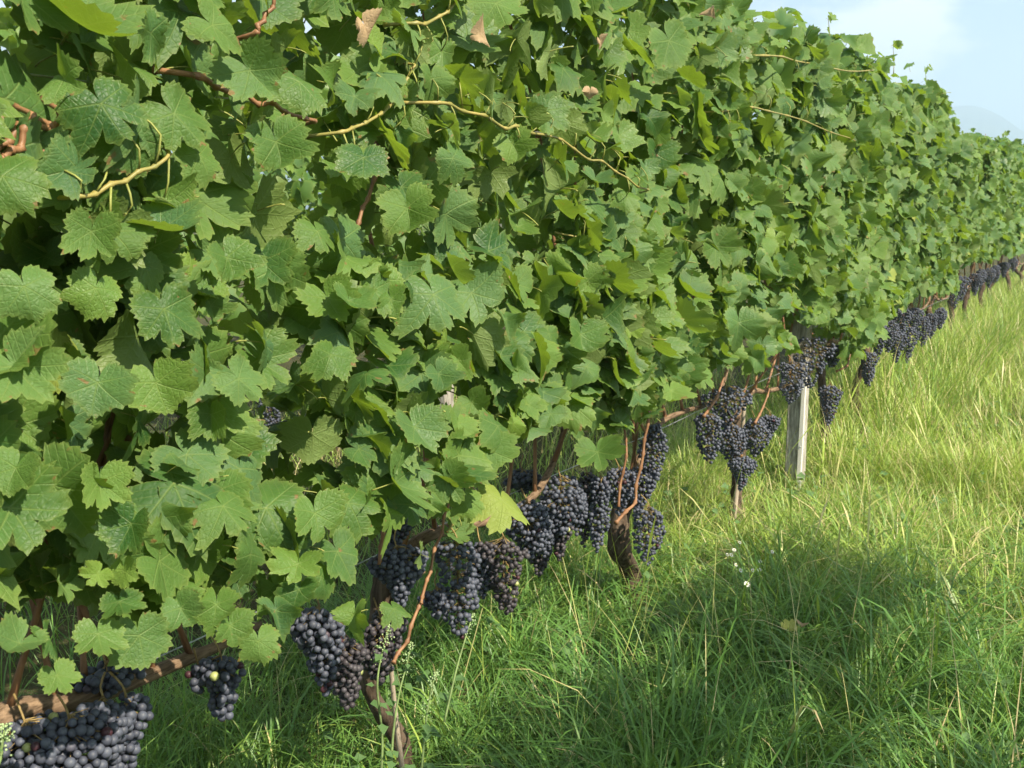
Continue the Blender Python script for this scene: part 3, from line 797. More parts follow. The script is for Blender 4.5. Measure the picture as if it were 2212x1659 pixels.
shoot_px([(1630, 915), (1648, 880), (1662, 840)], -1.36, [0.009, 0.007, 0.005], M_shoot, 4)
shoot_px([(1600, 985), (1597, 950), (1592, 925)], -1.38, [0.010, 0.009, 0.007], M_shoot, 4)
shoot_px([(820, 1220), (828, 1150), (838, 1090), (848, 1040)], -1.38, [0.0075, 0.006, 0.005], M_shoot, 2)
shoot_px([(806, 1135), (816, 1060), (826, 1000)], -1.44, [0.009, 0.008, 0.007], M_shoot, 2)
shoot_px([(850, 1432), (880, 1385), (905, 1310), (912, 1290), (930, 1235), (955, 1150), (972, 1085), (980, 1030)], -1.33, [0.0068, 0.006, 0.0055, 0.0045], M_shoot, 2)
shoot_px([(965, 1150), (985, 1110), (1005, 1070), (1018, 1040)], -1.36, [0.005, 0.0045, 0.004], M_green_shoot, 2)
shoot_px([(945, 222), (1000, 240), (1060, 258), (1115, 272), (1180, 292), (1240, 322), (1300, 348), (1355, 385), (1400, 410)], -1.165, [0.0058, 0.005, 0.004], M_green_shoot, 3, (True, True))
shoot_px([(1258, 515), (1290, 540), (1345, 548)], -1.20, [0.004, 0.0035, 0.003], M_green_shoot, 3, (True, True))
shoot_px([(-20, 335), (20, 305), (75, 270), (130, 242)], -1.22, [0.0085, 0.0075, 0.006], M_shoot, 1, (True, True))
shoot_px([(-10, 350), (10, 340), (45, 320), (70, 250)], -1.21, [0.010, 0.008, 0.006], M_shoot, 1, (True, True))
shoot_px([(60, 350), (85, 310), (110, 270)], -1.22, [0.008, 0.007, 0.006], M_shoot, 1, (True, True))
shoot_px([(430, 165), (500, 200), (560, 226), (615, 242), (680, 262)], -1.20, [0.0075, 0.0065, 0.005], M_shoot, 2, (True, True))
shoot_px([(165, 425), (240, 398), (300, 370), (365, 332)], -1.165, [0.0055, 0.005, 0.004], M_green_shoot, 1, (True, True))
shoot_px([(740, 285), (790, 265), (840, 230), (880, 170), (895, 140)], -1.22, [0.0055, 0.0045, 0.0035], M_green_shoot, 2, (True, True))
shoot_px([(900, 50), (950, 35), (975, 15), (990, -20)], -1.22, [0.006, 0.005, 0.004], M_green_shoot, 3, (True, True))
shoot_px([(555, 70), (570, 45), (590, 15), (600, -20)], -1.20, [0.006, 0.0055, 0.005], M_shoot, 2, (True, True))
shoot_px([(470, 1160), (400, 1168), (345, 1168)], -1.21, [0.0045, 0.004, 0.0035], M_green_shoot, 1, (True, True))
shoot_px([(760, 540), (775, 480), (795, 430), (830, 340)], -1.30, [0.007, 0.006, 0.006], M_shoot, 2, (True, True))
shoot_px([(1560, 240), (1590, 234), (1660, 240), (1740, 262), (1840, 300)], -1.20, [0.006, 0.005, 0.004], M_green_shoot, 6, (True, True))
shoot_px([(1650, 120), (1720, 132), (1810, 150), (1880, 152)], -1.22, [0.006, 0.005, 0.004], M_green_shoot, 7, (True, True))
shoot_px([(1830, 690), (1845, 730), (1838, 760), (1830, 790)], -1.28, [0.010, 0.009, 0.008], M_shoot, 6, (True, True))

# curly tendrils / nodding tips above the canopy
for px, py, vi in ((1790, 40, 7), (2000, 150, 10), (2005, 240, 10), (2165, 292, 13), (1930, 100, 9)):
    r = random.Random(px); v = vines[vi]
    b = at(px, py + 60, -1.40); t_ = at(px, py, -1.40); e = at(px + 14, py - 8, -1.40)
    tube_obj('shoot', [b, (b + t_) / 2 + Vector((0, 0.02, 0)), t_, e], [0.003, 0.002, 0.0012], M_green_shoot, v, 4, 3)
    for j in range(4):
        c = t_.lerp(e, j / 3) if j < 3 else b.lerp(t_, 0.6)
        s = [c, frame(Vector((0.7, r.gauss(0, 0.5), 0.5)), Vector((r.gauss(0, 0.5), r.gauss(0, 0.5), -1))), r.uniform(0.02, 0.04), r.random(), 0.3]
        leaf_obj(s, MID_me[j], v)

# ------------------------------------------------------------------ next row behind, and the row on the other side of the alley (its shade lies on the near grass)
XB = -4.15
for k, y in enumerate([1.4, 2.6, 3.8, 5.0, 6.2, 7.4, 8.6, 9.8, 11.0]):
    r = random.Random(300 + k)
    v = empty('grapevine', (XB, y, 0), f'{ORD[k]} sunlit vine from the near end of the next row, glimpsed through leaf gaps', 'grapevine', 'vines of the next row behind')
    tube_obj('trunk', [Vector((XB, y, -0.05)), Vector((XB + r.gauss(0, 0.03), y + 0.03, 0.3)), Vector((XB, y, 0.62))], [0.04, 0.03, 0.033], M_trunk, v, 7, 4, rough=0.3)
    tube_obj('cane', [Vector((XB, y, 0.6)), Vector((XB, y + 0.4, 0.7)), Vector((XB, y + 1.0, 0.7))], [0.016, 0.012, 0.008], M_cane, v, 6, 3)
    sp = []
    for i in range(640):
        yy = r.uniform(y - 0.6, y + 0.6); z = r.uniform(0.72, 2.35) 
        s = leaf_spec(yy, z, 1 if r.random() < 0.75 else -1, min(0.3, r.expovariate(12)), r)
        s[0].x += XB - X0; s[3] = min(1, s[3] + 0.2); sp.append(s)
    o = link('leaves', join_leaves('leaves', sp, LO, [M_leaf_far, M_petiole], np.array(v.location)), v); o['kind'] = 'stuff'; o.color = (0, 0, 0, 1)

sp = []
r = random.Random(78)
for i in range(3600):
    yy = r.uniform(1.0, 15.0); s = leaf_spec(yy, r.uniform(0.6, 2.3), 1 if r.random() < 0.7 else -1, min(0.3, r.expovariate(10)), r)
    s[0].x += -6.8 - X0; s[2] *= 1.25; sp.append(s)
o = link('vine_foliage', join_leaves('vine_foliage', sp, LO, [M_leaf_far, M_petiole], np.zeros(3)))
o.color = (0, 0, 0, 1)
tag(o, 'leafy third vine row, barely glimpsed far behind the gaps', kind='stuff')
XN, NEND = 1.45, 3.1
sp = []
r = random.Random(77)
for i in range(1900):
    yy = NEND + 0.5 - (r.random() ** 0.62) * 7.4; z = 0.25 + (2.4 + 0.3 * n2(yy * 2, 0.3)) * r.random() ** 1.1 
    s = leaf_spec(yy, z, r.choice((-1, 1)), min(0.3, r.expovariate(8)), r)
    s[0].x += XN - X0; s[2] *= 1.15; sp.append(s)
for i in range(460):  # unseen upper leaves added above the row to dapple the near grass with shade
    yy = r.uniform(0.6, NEND + 0.3); s = leaf_spec(yy, r.uniform(2.4, 2.92), r.choice((-1, 1)), r.uniform(0, 0.3), r)
    s[0].x += XN - X0; s[2] *= 1.25; sp.append(s)
o = link('vine_foliage', join_leaves('vine_foliage', sp, LO, [M_leaf_far, M_petiole], np.zeros(3)))
o.color = (0, 0, 0, 1)
tag(o, 'leafy end of the vine row on the other side of the grass alley', kind='stuff')

# ------------------------------------------------------------------ posts, stakes, wires
def box(v0, sx, sy, h, lean=(0, 0), taper=1.0, bev=0.006):
    V = []; T = []
    prof = [(-sx + bev, -sy), (sx - bev, -sy), (sx, -sy + bev), (sx, sy - bev), (sx - bev, sy), (-sx + bev, sy), (-sx, sy - bev), (-sx, -sy + bev)]
    lv = [0, 0.2, 0.45, 0.7, 1.0]
    for i, f in enumerate(lv):
        for (a, b) in prof:
            k_ = 1 + (taper - 1) * f
            V.append((v0[0] + a * k_ + lean[0] * f + 0.004 * n2(f * 5, a * 40), v0[1] + b * k_ + lean[1] * f + 0.004 * n2(f * 7, b * 40, 3), v0[2] + h * f))
    n = 8
    for i in range(len(lv) - 1):
        for k_ in range(n):
            a, b = i * n + k_, i * n + (k_ + 1) % n
            T += [(a, b, b + n), (a, b + n, a + n)]
    t0 = (len(lv) - 1) * n
    for k_ in range(1, n - 1):
        T += [(t0, t0 + k_, t0 + k_ + 1), (0, k_ + 1, k_)]
    return np.array(V), np.array(T)
def post(base, h, label, group, strip=False, sx=0.048, sy=0.055, lean=(0, 0)):
    e = empty('vineyard_post', base, label, 'post', group)
    v, t = box((0, 0, -0.1), sx, sy, h + 0.1, lean)
    link('shaft', tri_mesh('shaft', v, t, [M_post], smooth=False), e)
    if strip:
        v, t = box((sx - 0.002, -sy - 0.0095, 0.02), 0.0125, 0.007, 0.66, (lean[0] * 0.3, lean[1] * 0.3), bev=0.003)
        link('lath', tri_mesh('lath', v, t, [M_strip], smooth=False), e)
        for z in (0.25, 0.55):
            v, t = tube([(sx, -sy - 0.012, z), (sx, -sy - 0.021, z)], [0.004, 0.004], 6, 1)
            link('nail', tri_mesh('nail', v, t, [M_wire]), e)
    return e
pb = onground(1716, 1030)
post((-1.47, pb.y * (-1.47 / pb.x), 0), 2.15, 'grey weathered wooden post with a pale lath along its edge, between the vines', 'trellis posts', True, sx=0.042, sy=0.052, lean=(0.015, 0.0))
for y, hh, lab in ((at(958, 860, XB + 0.3).y, at(958, 812, XB + 0.3).z, 'grey post of the next row, glimpsed through the leaves at centre'), (at(435, 870, XB + 0.3).y, at(435, 845, XB + 0.3).z, 'pale post of the next row, glimpsed through leaves behind the dark grapes')):
    post((XB + 0.3, y, 0), hh, lab, 'trellis posts')
def stake(pts, X, rad, label):
    P = pline(pts, X)
    e = empty('vine_stake', P[0], label, 'stake', 'thin stakes at the vine trunks')
    tube_obj('shaft', P, rad, M_stake, e, 7, 3, rough=0.12)
    top = P[-1]; rr = rad[-1] + 0.0025
    ring = [top + Vector((rr * math.cos(a), rr * math.sin(a), -0.03)) for a in np.linspace(0, 6.28, 9)]
    tube_obj('tie', ring, [0.0018] * 3, M_green_shoot, e, 4, 1)
    return e
stake([(880, 1720), (866, 1640), (852, 1520), (841, 1405), (838, 1360)], -1.40, [0.0065, 0.006, 0.005], 'thin grey leaning stake beside the weeds under the near grapes')
stake([(1583, 1150), (1592, 1060), (1602, 960), (1608, 860)], -1.47, [0.010, 0.010, 0.009], 'slim pale stake standing behind the crowded grape cluster')
for z, dx, lab in ((0.655, 0.03, 'grey fruiting wire the vine canes are tied along'), (1.05, 0.10, 'lower of the two catch wires running among the leaves'), (1.65, 0.12, 'upper of the two catch wires running among the leaves')):
    pts = [(X0 + dx, y, z - 0.012 * math.sin(y * 1.3) ** 2) for y in np.arange(-0.6, 20.5, 0.7)]
    v, t = tube(pts, [0.0016, 0.0016], 5, 2)
    tag(link('trellis_wire', tri_mesh('trellis_wire', v, t, [M_wire])), lab, 'wire', 'trellis wires')

# ------------------------------------------------------------------ grape bunches
def ico(sub):
    import bmesh
    bm = bmesh.new(); bmesh.ops.create_icosphere(bm, subdivisions=sub, radius=1.0)
    V = np.array([v.co[:] for v in bm.verts]); T = np.array([[v.index for v in f.verts] for f in bm.faces]); bm.free()
    return V, T
I3, I2, I1 = ico(3), ico(2), ico(1)
BERRY_me = {m.name: tri_mesh('berry', I3[0], I3[1], [m]) for m in (M_berry, M_berry_brown, M_berry_green)}

def bunch_points(Lb, Wb, d, r, shoulder):
    pts = []
    def prof(t):
        if t < 0.12: return 0.55 + 3.2 * t
        return 0.94 * (1 - ((t - 0.12) / 0.88) ** 1.5) + 0.16
    wig = r.uniform(-0.35, 0.35); lob = r.uniform(0.10, 0.28); lp = r.uniform(0, 6.3)
    tries = 0
    vol = Lb * Wb * Wb
    want = int(0.50 * vol / d ** 3) + 16
    want = min(want, 210)
    while tries < 5200 and len(pts) < want:
        tries += 1
        t = r.random() ** 1.15
        th = r.uniform(0, 2 * math.pi)
        rad = Wb * 0.5 * prof(t) * (1 + lob * math.sin(2 * th + lp + 5 * t) + 0.5 * lob * math.sin(9 * t + lp))
        rr = max(0.0, rad - abs(r.gauss(0, 0.5)) * d) if r.random() < 0.85 else rad * r.random()
        p = (rr * math.cos(th) * 0.95, rr * math.sin(th) + wig * Lb * (t - 0.3) * 0.5 + (shoulder * Wb * 0.28 * math.exp(-(t / 0.2) ** 2)), -t * Lb)
        if all((p[0] - q[0]) ** 2 + (p[1] - q[1]) ** 2 + (p[2] - q[2]) ** 2 > (0.80 * d) ** 2 for q in pts): pts.append(p)
    return pts

def bunch(px, top, bot, wid, X, label, d=0.0150, mat=None, individual=False, seed=0, group='grape bunches on the near row', hi=True, Xlen=None):
    mat = mat or M_berry
    p = at(px, top, X); q = at(px, bot, X)
    dist = (p - Vector((0, 0, CAMZ))).length
    Lb = (p.z - q.z); Wb = wid * 1.16 * dist / FPX
    r = random.Random(seed or int(px * 13 + top))
    p.z -= d * 0.5
    e = empty('grape_bunch', p, label, 'grape bunch', group)
    pts = bunch_points(max(Lb - d, 0.03), Wb * 0.92, d, r, r.uniform(-1, 1))
    ax = [Vector((0, 0, -Lb * f)) for f in (0.0, 0.3, 0.6, 0.9)]
    parts = [tube([Vector((r.uniform(-0.03, -0.005), r.uniform(-0.02, 0.02), 0.045)), Vector((-0.008, 0, 0.022))] + ax, [0.0020, 0.0019, 0.0017, 0.0010], 5, 2)]
    for b in pts[::2 if hi else 5]:
        a = Vector((0, 0, b[2] + 0.012)); bb = Vector(b)
        parts.append(tube([a, a.lerp(bb, 0.85)], [0.0011, 0.0008], 3, 1))
    v, t = merge(parts)
    link('stem', tri_mesh('stem', v, t, [M_stem]), e)
    if individual:
        for i, b in enumerate(pts):
            m = mat
            if r.random() < 0.006: m = M_berry_green
            o = link('berry', BERRY_me[m.name], e, b)
            s = d * 0.5 * r.uniform(0.78, 1.10)
            o.scale = (s, s, s * r.uniform(1.0, 1.08)); o.rotation_euler = (r.uniform(0, 6), r.uniform(0, 6), r.uniform(0, 6))
    else:
        base = I2 if hi else I1
        Vs, Ts, Ls, off = [], [], [], 0
        for b in pts:
            s = d * 0.5 * r.uniform(0.78, 1.12)
            Vs.append(base[0] * s + np.array(b)); Ts.append(base[1] + off); off += len(base[0])
            l = np.zeros((len(base[0]), 4)); l[:, 1] = r.random(); Ls.append(l)
        o = link('berries', tri_mesh('berries', np.concatenate(Vs), np.concatenate(Ts), [mat], lc=np.concatenate(Ls)), e)
        o['kind'] = 'stuff'
    return e
for (px, t0, b0_, w, X, lab, d, m, ind) in NB:
    bunch(px, t0, b0_, w, X, lab, d, m, ind)
for i, (px, t0, b0_, w) in enumerate(((1900, 700, 770, 34), (1922, 690, 760, 34), (1938, 712, 786, 30), (1948, 664, 735, 36), (1966, 705, 782, 28), (1975, 664, 722, 28), (1996, 682, 748, 28), (2014, 676, 730, 26), (2032, 664, 712, 24),
        (2064, 592, 668, 30), (2080, 596, 650, 24), (2108, 590, 640, 20), (2120, 580, 622, 20), (2138, 578, 622, 20), (2152, 572, 612, 18), (2170, 565, 600, 16), (2190, 556, 588, 14))):
    bunch(px, t0, b0_, w, -1.33, f'distant dark grape bunch, number {i + 1} along the line past the slender bunch'.replace(f'number {i + 1}', (ORD[i] if i < 12 else ('thirteenth', 'fourteenth', 'fifteenth', 'sixteenth', 'last')[i - 12])), 0.016, B, False, group='far grape bunches along the row', hi=False)
bunch(585, 850, 965, 52, XB + 0.35, 'blue bunch of the next row seen through a gap in the leaves', 0.017, B, False, group='grape bunches of the next row', hi=False)
bunch(518, 900, 950, 24, XB + 0.35, 'shaded bunch of the next row left of the blue one in the gap', 0.017, B, False, group='grape bunches of the next row', hi=False)
bunch(1268, 838, 880, 36, -1.62, 'small dark bunch in the shade under the leaves left of the wire', 0.014, B, False, group='grape bunches on the near row')

# ------------------------------------------------------------------ grass
def grass(name, n, sampler, hfun, label, wid=(0.0022, 0.0045), bend=(0.3, 1.5), lean=(0.05, 0.5), dry_lit_fun=None, az=None, seed=1, tintfun=None, prof=(0.75, 1.0, 0.9, 0.6, 0)):
    g_ = np.random.default_rng(seed)
    P = sampler(g_, n); n = len(P)
    L = hfun(P, g_)
    a = g_.uniform(0, 2 * np.pi, n) if az is None else az()
    ph0 = g_.uniform(lean[0], lean[1], n); kp = g_.uniform(bend[0], bend[1], n)
    w = g_.uniform(wid[0], wid[1], n)
    ts = np.array([0, 0.3, 0.58, 0.82, 1.0]); wf = np.array(prof)
    hx = np.zeros((n, 5)); hz_ = np.zeros((n, 5))
    for i in range(1, 5):
        tm = (ts[i] + ts[i - 1]) / 2; dt = ts[i] - ts[i - 1]
        ph = ph0 + kp * tm ** 1.4
        hx[:, i] = hx[:, i - 1] + L * dt * np.sin(ph); hz_[:, i] = hz_[:, i - 1] + L * dt * np.cos(ph)
    dx, dy = np.cos(a), np.sin(a)
    tw = a + np.pi / 2 + g_.normal(0, 0.5, n)
    wx, wy = np.cos(tw), np.sin(tw)
    z0 = P[:, 2]
    cx = P[:, 0, None] + dx[:, None] * hx; cyy = P[:, 1, None] + dy[:, None] * hx; cz = z0[:, None] + np.maximum(hz_, 0.003 - 0 * hz_)
    V = np.zeros((n, 9, 3))
    for i in range(4):
        for s, j in ((-1, 0), (1, 1)):
            V[:, 2 * i + j, 0] = cx[:, i] + s * wx * w * wf[i] * 0.5
            V[:, 2 * i + j, 1] = cyy[:, i] + s * wy * w * wf[i] * 0.5
            V[:, 2 * i + j, 2] = cz[:, i]
    V[:, 8, 0] = cx[:, 4]; V[:, 8, 1] = cyy[:, 4]; V[:, 8, 2] = cz[:, 4]
    t = np.array([(0, 1, 3), (0, 3, 2), (2, 3, 5), (2, 5, 4), (4, 5, 7), (4, 7, 6), (6, 7, 8)])
    T = (t[None] + (np.arange(n) * 9)[:, None, None]).reshape(-1, 3)
    lc = np.zeros((n, 9, 4)); lc[:, :, 0] = (dry_lit_fun(P, g_) if dry_lit_fun else g_.random(n) * 0.3)[:, None]
    lc[:, :, 1] = (tintfun(P, g_) if tintfun else g_.random(n))[:, None]
    lc[:, :, 2] = np.repeat(ts, 2)[None, :9]
    me = tri_mesh(name, V.reshape(-1, 3), T, [M_grass], lc=lc.reshape(-1, 4))
    o = link(name, me)
    return tag(o, label, kind='stuff')

def vn(x, y, s, seed):
    """cheap smooth noise on arrays"""
    q = np.random.default_rng(seed); out = 0
    for i in range(6):
        f = s * (0.6 + 1.5 * q.random()); th = q.uniform(0, 6.28); p = q.uniform(0, 6.28)
        out = out + np.sin((x * np.cos(th) + y * np.sin(th)) * f + p)
    return out / 6
def region(x0, x1, y0, y1, cond=None, clump=0.0, cs=9.0, seed=5):
    def f(g_, n):
        x = g_.uniform(x0, x1, n); y = g_.uniform(y0, y1, n)
        keep = np.ones(n, bool)
        if cond is not None: keep &= cond(x, y)
        if clump: keep &= g_.random(n) < 1 - clump + clump * (vn(x, y, cs, seed) + 0.45)
        x, y = x[keep], y[keep]
        z = np.array([gz(a, b) for a, b in zip(x, y)]) - 0.01
        return np.column_stack([x, y, z])
    return f
inview = lambda x, y: x < 0.15 - np.maximum(y - 3.2, 0) * 0.062
def near_row(P, lo):
    return np.where(np.abs(P[:, 0] + 1.45) < 0.32, lo, 1.0)
def tufts(base, per, spread):
    """samples clump centres with base(), returns a sampler whose blades splay out of each clump"""
    def f(g_, n):
        c = base(g_, n); m = len(c)
        k_ = np.repeat(np.arange(m), per)
        o = g_.normal(0, spread, (m * per, 2)) * g_.uniform(0.4, 1.3, m)[k_][:, None]
        P = c[k_].copy(); P[:, :2] += o
        f.az = np.arctan2(o[:, 1], o[:, 0]) + g_.normal(0, 0.75, m * per)
        f.cl = g_.random(m)[k_]; f.cl2 = g_.random(m)[k_]
        return P
    return f
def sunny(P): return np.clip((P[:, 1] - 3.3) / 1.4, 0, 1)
def dry_lit_f(P, g_):  # straw dryness plus sunlit brightness painted into the blades, greener where shade lies
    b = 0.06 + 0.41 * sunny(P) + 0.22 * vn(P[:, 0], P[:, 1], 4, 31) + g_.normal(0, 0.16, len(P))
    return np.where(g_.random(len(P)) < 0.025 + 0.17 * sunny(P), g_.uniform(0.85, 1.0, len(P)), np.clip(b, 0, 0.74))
def field(name, nc, per, spread, base, h0, h1, label, wid, bend, lean, seed, extra=None):
    tf = tufts(base, per, spread)
    hf = lambda P, g_: (h0 + (h1 - h0) * np.clip(0.65 * tf.cl + 0.35 * g_.random(len(P)) + 0.35 * vn(P[:, 0], P[:, 1], 3.5, 21), 0, 1.2)) * (extra(P) if extra else 1.0)
    grass(name, nc, tf, hf, label, wid, bend, lean, dry_lit_f, seed=seed, az=lambda: tf.az, tintfun=lambda P, g_: np.clip(0.5 * tf.cl2 + 0.5 * g_.random(len(P)), 0, 1))
near_h = lambda P: (1 - 0.30 * np.clip((P[:, 0] + 0.9) / 0.9, 0, 1)) * near_row(P, 0.6)
far_h = lambda P: 1 + np.clip((P[:, 1] - 6.2) / 3, 0, 1) * np.where(P[:, 0] < -0.95, 0.75, 0.08)
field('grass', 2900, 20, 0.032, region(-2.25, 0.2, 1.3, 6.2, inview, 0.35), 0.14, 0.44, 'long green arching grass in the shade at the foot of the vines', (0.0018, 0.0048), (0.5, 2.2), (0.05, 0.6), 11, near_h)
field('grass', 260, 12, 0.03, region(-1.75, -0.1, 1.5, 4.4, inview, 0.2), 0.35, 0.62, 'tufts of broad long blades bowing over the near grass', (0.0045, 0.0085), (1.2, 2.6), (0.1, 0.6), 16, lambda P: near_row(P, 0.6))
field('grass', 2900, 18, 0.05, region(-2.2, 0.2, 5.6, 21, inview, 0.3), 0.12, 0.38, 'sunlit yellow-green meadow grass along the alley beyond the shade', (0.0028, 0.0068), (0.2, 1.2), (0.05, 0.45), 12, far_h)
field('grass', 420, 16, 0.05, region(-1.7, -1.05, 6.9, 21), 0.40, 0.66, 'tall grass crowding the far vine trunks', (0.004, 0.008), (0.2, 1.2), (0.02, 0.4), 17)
grass('grass', 14000, region(-5.2, -1.9, 0.2, 9, None, 0.4), lambda P, g_: 0.15 + 0.2 * g_.random(len(P)), 'shaded grass behind the vine trunks', (0.003, 0.006), (0.4, 1.6), (0.05, 0.5), dry_lit_f, seed=13)
grass('grass', 15000, region(-2.2, 0.2, 1.4, 7.5, inview, 0.3), lambda P, g_: 0.03 + 0.07 * g_.random(len(P)), 'short matted undergrowth between the long blades', (0.003, 0.007), (0.6, 2.0), (0.2, 0.9), lambda P, g_: np.clip(0.15 + 0.35 * sunny(P) + g_.normal(0, 0.3, len(P)), 0, 1), seed=14)  # undergrowth tone also painted yellower in the sunlit stretch, darker in the shade
grass('grass', 650, region(-1.9, 0.05, 3.2, 13, inview, 0.4), lambda P, g_: 0.32 + 0.26 * g_.random(len(P)), 'foxtail seed heads on thin stalks above the meadow', (0.006, 0.010), (0.2, 1.1), (0.05, 0.45), lambda P, g_: g_.uniform(0.6, 0.95, len(P)), seed=18, prof=(0.16, 0.16, 0.18, 1.0, 0))
grass('grass', 2600, region(-2.1, 0.1, 2.2, 14, inview, 0.3), lambda P, g_: 0.26 + 0.28 * g_.random(len(P)), 'thin straw-coloured stalks standing above the meadow grass', (0.0016, 0.0032), (0.1, 0.9), (0.02, 0.5), lambda P, g_: g_.uniform(0.7, 1.0, len(P)), seed=15)

# ------------------------------------------------------------------ weeds and small things in the grass
M_weed = plain('weed_leaf', (0.09, 0.17, 0.06), 0.6, 0.35, 30, 0.3, 0.3, (0.25, 0.4, 0.05))
M_weed_stem = plain('weed_stem', (0.17, 0.24, 0.09), 0.6, 0.3, 30)
M_spike = plain('weed_flower', (0.30, 0.40, 0.20), 0.8, 0.35, 200)
def weed_leaf_mesh(r):
    o = [(0, 0), (0.28, 0.22), (0.62, 0.36), (0.44, 0.55), (0.30, 0.72), (0, 1.05), (-0.30, 0.72), (-0.46, 0.52), (-0.62, 0.36), (-0.28, 0.22)]
    V = [(0, 0.45, -0.03)] + [(x * 0.75, y, 0.10 * abs(x) - 0.15 * y * y) for x, y in o] 
    T = [(0, i + 1, (i + 1) % 10 + 1) for i in range(10)]
    pv_, pt = tube([(0, 0.02, 0), (0, -0.25, -0.1)], [0.02, 0.02], 3, 1)
    T = T + [tuple(x + len(V) for x in t) for t in pt]
    return tri_mesh('leaf', np.concatenate([np.array(V), pv_]), T, [M_weed])
WL = weed_leaf_mesh(random)
def weed(pts, X, label, spike=0.45, nleaf=9, seed=1):
    r = random.Random(seed)
    P = catmull(pline(pts, X), 6)
    base = Vector((P[0].x, P[0].y, P[0].z))
    e = empty('goosefoot_weed', base, label, 'weed', 'pale flowering weeds under the near grapes')
    tube_obj('stem', P, [0.0032, 0.0024, 0.0012], M_weed_stem, e, 5, 1)
    n = len(P)
    for i in range(nleaf):
        f = r.uniform(0.08, 1 - spike * 0.6); p = P[int(f * (n - 1))]
        az_ = r.uniform(0, 6.28)
        tip = Vector((math.cos(az_), math.sin(az_), r.uniform(-0.4, 0.3)))
        s = r.uniform(0.020, 0.042) * (1.15 - 0.75 * f)
        o = link('leaf', WL, e); o.matrix_local = Matrix.Translation(p - base + tip.normalized() * s * 0.3) @ frame(Vector((0.4, 0, 1)), tip).to_4x4() @ Matrix.Scale(s, 4)
    parts = []
    for i in range(int(90 * spike / 0.45)):
        f = 1 - spike * r.random() ** 1.1; q = P[min(n - 1, int(f * (n - 1)))].lerp(P[min(n - 1, int(f * (n - 1)) + 1)], r.random())
        w = 0.008 * (0.3 + (1 - f) / spike)
        c = q + Vector((r.gauss(0, w), r.gauss(0, w), r.gauss(0, w * 0.6)))
        parts.append((I1[0] * r.uniform(0.0011, 0.0022) + np.array(c - base), I1[1]))
    v, t = merge(parts)
    o = link('flower_spike', tri_mesh('flower_spike', v, t, [M_spike]), e)
    return e
weed([(845, 1725), (848, 1600), (862, 1500), (880, 1430), (888, 1385)], -1.33, 'tall weed with a pale flower spike right beside the leaning stake', 0.35, 12, 1)
weed([(820, 1725), (826, 1600), (815, 1480), (828, 1400), (842, 1350)], -1.32, 'weed whose flower spike crosses the dark bunch behind the stake', 0.35, 10, 2)
weed([(902, 1740), (912, 1650), (920, 1560), (934, 1480), (944, 1450)], -1.28, 'weed with a white flower spike standing clear to the right of the stake', 0.5, 8, 3)
weed([(960, 1560), (985, 1450), (1005, 1380), (1022, 1325)], -1.34, 'slender weed tip touching the tail of the big blue bunch', 0.28, 3, 4)
weed([(1205, 1740), (1215, 1690), (1225, 1640), (1240, 1610)], -1.10, 'short weed with a white flower spike at the bottom edge', 0.5, 4, 5)
weed([(-30, 1700), (0, 1640), (5, 1600), (12, 1565)], -1.22, 'weed tip with pale flowers at the left edge before the grapes', 0.4, 4, 6)

gw = np.random.default_rng(9); Vs, Ts, off = [], [], 0
wl_v = np.array([v.co[:] for v in WL.vertices]); wl_t = np.array([p.vertices[:] for p in WL.polygons])
cl = region(-2.0, 0.1, 1.6, 8, inview, 0.0)(gw, 210)
for c in cl:
    for q in range(gw.integers(4, 9)):
        a = gw.uniform(0, 6.28); s_ = gw.uniform(0.02, 0.05); hgt = gw.uniform(0.03, 0.19)
        Rm = np.array(frame(Vector((gw.normal(0.2, 0.4), gw.normal(0, 0.4), 1)), Vector((math.cos(a), math.sin(a), 0))))
        Vs.append((wl_v * s_) @ Rm.T + c + np.array((math.cos(a) * 0.03, math.sin(a) * 0.03, hgt))); Ts.append(wl_t + off); off += len(wl_v)
tag(link('weeds', tri_mesh('weeds', np.concatenate(Vs), np.concatenate(Ts), [M_weed])), 'small broad-leaved weeds scattered through the grass', kind='stuff')
M_petal = plain('daisy_petal', (0.78, 0.78, 0.74), 0.6, 0.08, 30)
M_eye = plain('daisy_eye', (0.55, 0.38, 0.05), 0.7, 0.2, 60)
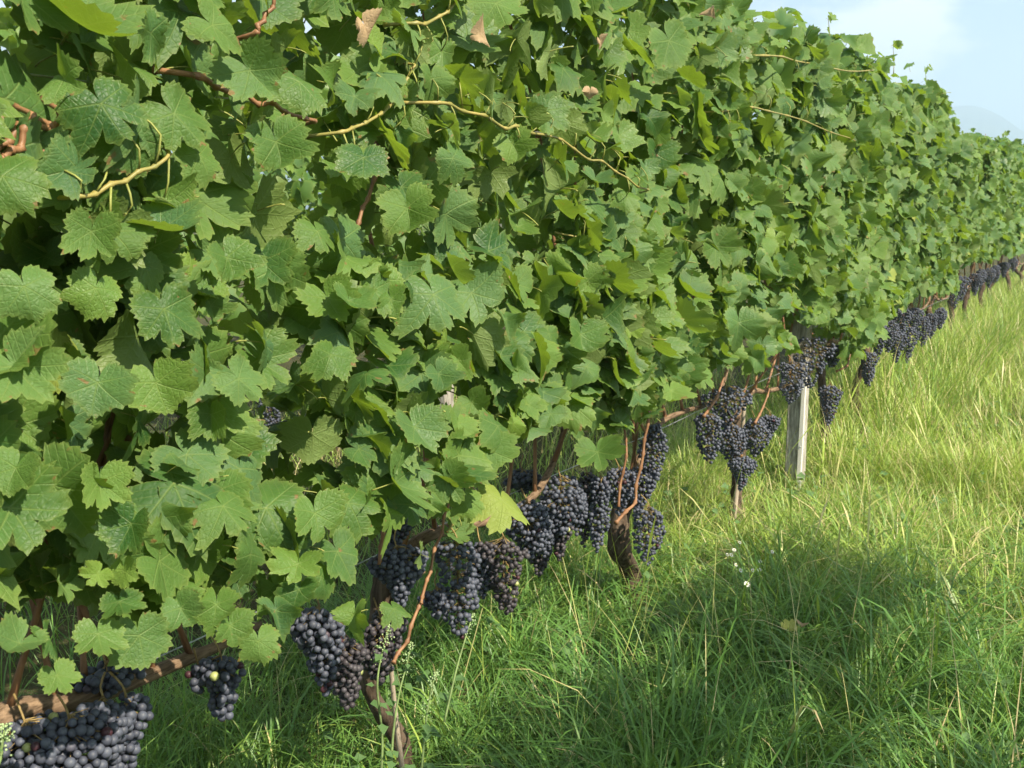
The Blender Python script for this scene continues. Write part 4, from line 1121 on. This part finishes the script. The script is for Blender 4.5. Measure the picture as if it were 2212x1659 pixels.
for i, (px, py, lab) in enumerate(((1613, 1262, 'largest little white flower, nearest in the sparse patch'), (1600, 1232, ''), (1590, 1220, ''), (1626, 1232, ''), (1640, 1231, ''), (1586, 1188, ''), (1571, 1198, ''), (1580, 1199, ''), (1598, 1172, ''), (1642, 1213, ''), (1668, 1192, ''))):
    z = 0.25; p = onground(px, py, z); r = random.Random(px + py)
    e = empty('daisy', (p.x, p.y, 0), lab or 'tiny white flower in the grass between the two trunks', 'flower', 'white flowers in the grass')
    v, t = tube([(0, 0, 0), (0.01, 0, 0.08), (0, 0, z - 0.003)], [0.0012, 0.001], 4, 2)
    link('stem', tri_mesh('stem', v, t, [M_weed_stem]), e)
    V, T = [], []
    R0 = 0.0105 if lab else r.uniform(0.006, 0.008)
    N = Vector((0.5 + r.gauss(0, 0.3), -0.6, 0.9)).normalized(); F = frame(N, Vector((0, 1, 0)))
    for q in range(9):
        a = 2 * math.pi * q / 9
        for (rr, da, h) in ((0.25, 0, 0), (0.8, -0.25, 0.08), (1.05, 0, 0.12), (0.8, 0.25, 0.08)):
            V.append(F @ Vector((R0 * rr * math.cos(a + da), R0 * rr * math.sin(a + da), R0 * h)) + Vector((0, 0, z)))
        T += [(4 * q, 4 * q + 1, 4 * q + 2), (4 * q, 4 * q + 2, 4 * q + 3)]
    link('petals', tri_mesh('petals', [tuple(x) for x in V], T, [M_petal]), e)['kind'] = 'stuff'
    v = I1[0] * R0 * 0.32; v[:, 2] *= 0.5
    link('flower_eye', tri_mesh('flower_eye', v @ np.array(F).T + np.array((0, 0, z + 0.001)), I1[1], [M_eye]), e)

def ground_leaf(px, py, z, L, me, age, label, N=(0.2, -0.2, 1), seed=0):
    p = onground(px, py, z); o = link('fallen_leaf', me)
    r = random.Random(seed)
    o.matrix_world = Matrix.Translation(p) @ frame(Vector(N), Vector((r.gauss(0, 1), r.gauss(0, 1), 0))).to_4x4() @ Matrix.Scale(L, 4)
    o.color = (0.5, age, 0, 1)
    return tag(o, label, 'fallen leaf', 'fallen leaves in the grass')
ground_leaf(1705, 1355, 0.25, 0.035, MID_me[2], 0.85, 'yellow-green vine leaf fallen onto the shaded grass', seed=3)
ground_leaf(1732, 1348, 0.24, 0.022, WITH_me[1], 0, 'brown scrap of leaf beside the yellow-green fallen leaf', seed=4)
p = at(905, 1236, -1.36)
o = link('dry_leaf', WITH_me[2]); o.matrix_world = Matrix.Translation(p) @ frame(Vector((0.8, -0.5, 0.4)), Vector((0, 0, -1))).to_4x4() @ Matrix.Scale(0.021, 4)
tag(o, 'crumpled tan dry leaf caught between two grape bunches', 'dry leaf')
